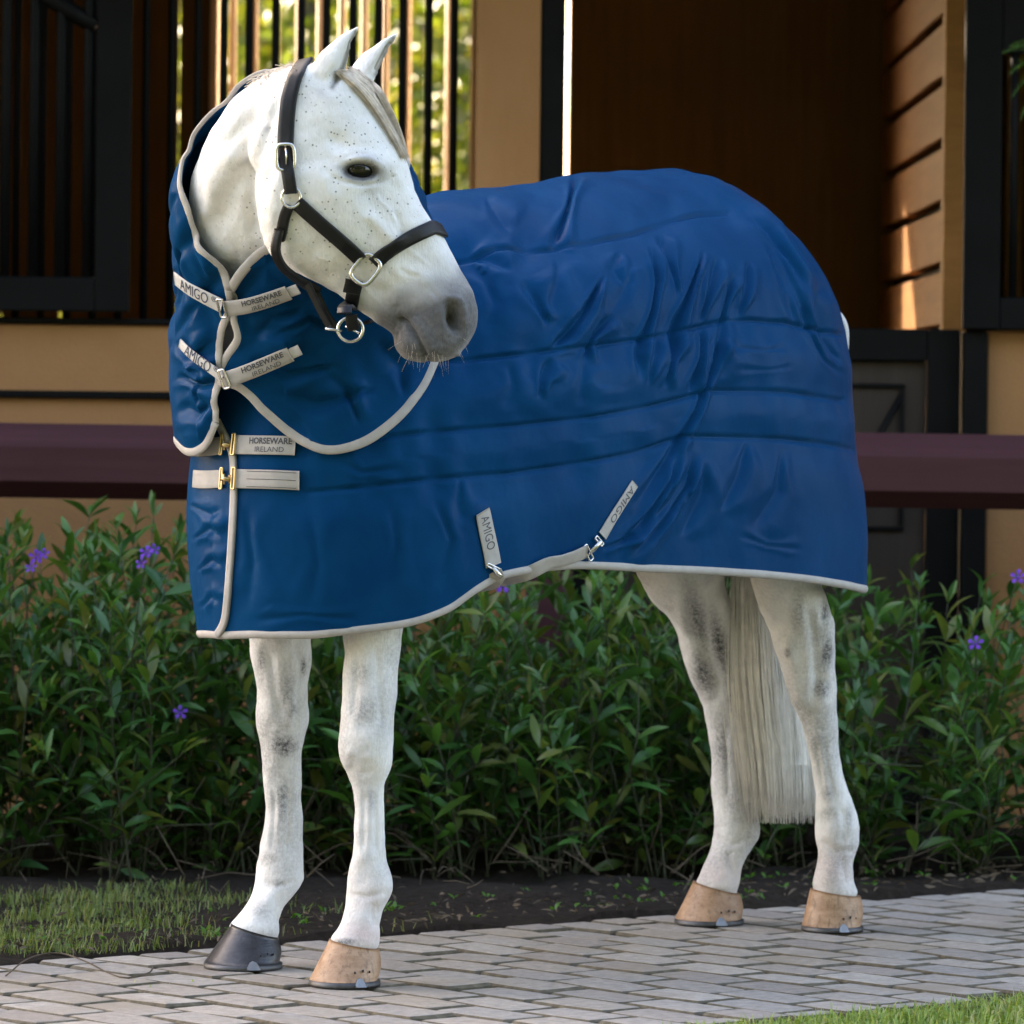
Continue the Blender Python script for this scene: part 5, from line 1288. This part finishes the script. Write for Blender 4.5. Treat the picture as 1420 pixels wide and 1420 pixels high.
q = spline([G(8, 1356)+[0, 0, .004], G(40, 1336)+[0, 0, .010], G(80, 1330)+[0, 0, .012], G(120, 1338)+[0, 0, .006], G(150, 1352)+[0, 0, .004], G(175, 1359)+[0, 0, .004], G(205, 1354)+[0, 0, .006], G(212, 1349)+[0, 0, .010]], 40)
o = tube('dry_stalk', q, .0016, M['twig'], None, n=6); meta(o, 'thin curled dry grass stalk lying on the paving near the dark hoof', 'stalk')
q = spline([G(872, 1200)+[0, 0, .03], G(910, 1212)+[0, 0, .03], G(958, 1229)+[0, 0, .012]], 16); o = tube('dry_stalk', q, .0022, M['twig'], None, n=6); meta(o, 'straight straw stalk on the soil beside a tan hind hoof', 'stalk')

m = MB()
for k in range(130):                                          # green seedlings on the bare soil
    u_, v_ = rng.uniform(-.5, 3.6), -abs(rng.uniform(.04, .5)); c = pw(u_, v_, .012)
    for j in range(rng.integers(2, 6)):
        v, f = LG[j % 4]; a = rng.uniform(0, 6.28); m.add((v*np.array([1, 1.8, 1])*rng.uniform(.010, .024)) @ frame(np.array([math.cos(a), math.sin(a), rng.uniform(.2, 1)]), 0).T+c+rng.normal(0, .006, 3)*np.array([1, 1, 0]), f)
o = m.build('seedlings', M['fern']); meta(o, 'small bright green weed seedlings on the bare soil by the path', 'weeds', kind='stuff')
# fern hanging beside the grille
fe = empty('hanging_fern', (X(1440, 13.2), 13.2, Z(60, 13.2, 1440)), 'small bright green fern hanging in front of the sliding grille', 'fern')
for k, (a, L_) in enumerate(((190, .11), (205, .10), (222, .11), (240, .12), (170, .09), (300, .1), (330, .12), (20, .1))):
    an = math.radians(a); c = np.array([X(1445, 13.2), 13.2, Z(70+22*(k % 4), 13.2, 1440)]); m = MB()
    q = spline([c, c+np.array([math.cos(an)*L_*.5, -.01, .012]), c+np.array([math.cos(an)*L_, -.02, math.sin(an)*L_*.5])], 14); m.tube(q, .0012, n=4)
    for j in range(2, 14):
        for e in (-1, 1):
            d = np.array([math.cos(an)*.5, rng.normal(0, .2), e*.8]); v, f = LG[0]; m.add((v*.028*(1.1-j/16)) @ frame(d, 0).T+q[j], f)
    m.build('frond', M['fern'], fe)

# ------------------------------------------------------------------ sunlit trees beyond the stable
def tree(x, y, h_, r_, n_, label):
    t = empty('tree', (x, y, 0), label, 'tree', 'trees beyond the stable')
    m = MB(); q = spline([(x, y, -.1), (x+.08, y, h_*.3), (x-.05, y, h_*.6), (x, y, h_*.9)], 16); m.tube(q, np.linspace(.11, .03, 16), n=8)
    tips = []
    for k in range(16):
        a = rng.uniform(0, 6.28); z = rng.uniform(.22, .85)*h_; L_ = r_*rng.uniform(.5, .95); b = np.array([x, y, z]); e_ = b+np.array([math.cos(a)*L_, math.sin(a)*L_, L_*.35]); m.tube([b, (b+e_)/2+[0, 0, .05], e_], [.035, .02, .008], n=5); tips += [e_, (b+e_)/2]
    m.build('trunk', M['bark'], t)
    cl = np.array(tips); lv = MB(); cr_ = []
    cen = cl[rng.integers(0, len(cl), n_)]+rng.normal(0, r_*.26, (n_, 3)); sz = rng.uniform(.035, .085, n_)
    a = rng.normal(size=(n_, 3)); a /= np.linalg.norm(a, axis=1)[:, None]; b = np.cross(a, rng.normal(size=(n_, 3))); b /= np.linalg.norm(b, axis=1)[:, None]
    v = np.stack([cen-a*sz[:, None], cen+b*(sz*.42)[:, None], cen+a*sz[:, None], cen-b*(sz*.42)[:, None]], 1).reshape(-1, 3); i = np.arange(n_)*4
    o = mk('crown', v, np.stack([i, i+1, i+2, i+3], 1), M['treeleaf'], t, False); o['kind'] = 'stuff'
for k, (x, y, h_, r_) in enumerate(((-2.6, 25.5, 4.2, 1.5), (-1.0, 27.5, 4.6, 1.6), (.5, 26.2, 4.0, 1.4), (-.2, 30.5, 5.5, 2.0), (-3.8, 30, 5.5, 2.0), (2.6, 29, 5, 1.9), (-1.9, 33, 6.5, 2.4), (1.4, 34, 6.5, 2.4))):
    tree(x, y, h_, r_, 5200, 'sunlit leafy tree seen through the barred stable window')

# unseen trees added behind the camera to block low frontal sky light
for k in range(8):
    x = -15+4.3*k+random.uniform(-.6, .6); y = -5+random.uniform(-2, 1.0); h_ = random.uniform(12, 14.5)
    t = empty('tree', (x, y, 0), 'unseen leafy tree added behind the camera to block low sky light', 'tree', 'unseen trees added behind the camera')
    m = MB(); m.tube([(x, y, -.1), (x+.1, y, h_*.3), (x, y, h_*.85)], [.2, .15, .05], n=8)
    for j in range(8):
        a = j*2.4; z = h_*(.25+.07*j); m.tube([(x, y, z), (x+math.cos(a)*1.1, y+math.sin(a)*1.1, z+.5), (x+math.cos(a)*2, y+math.sin(a)*2, z+.9)], [.07, .05, .02], n=5)
    m.build('trunk', M['bark'], t); n_ = 3600
    d = rng.normal(size=(n_, 3)); d /= np.linalg.norm(d, axis=1)[:, None]; rr_ = rng.uniform(.35, 1, n_)[:, None]**.5
    cen = np.array([x, y, h_*.52])+d*rr_*np.array([2.9, 2.3, h_*.48])*(1+.12*wob(d, .5, k))[:, None]; sz = rng.uniform(.18, .34, n_)
    a = rng.normal(size=(n_, 3)); a /= np.linalg.norm(a, axis=1)[:, None]; b = np.cross(a, rng.normal(size=(n_, 3))); b /= np.linalg.norm(b, axis=1)[:, None]
    v = np.stack([cen-a*sz[:, None], cen+b*(sz*.6)[:, None], cen+a*sz[:, None], cen-b*(sz*.6)[:, None]], 1).reshape(-1, 3); i = np.arange(n_)*4
    mk('crown', v, np.stack([i, i+1, i+2, i+3], 1), M['treeleaf'], t, False)['kind'] = 'stuff'
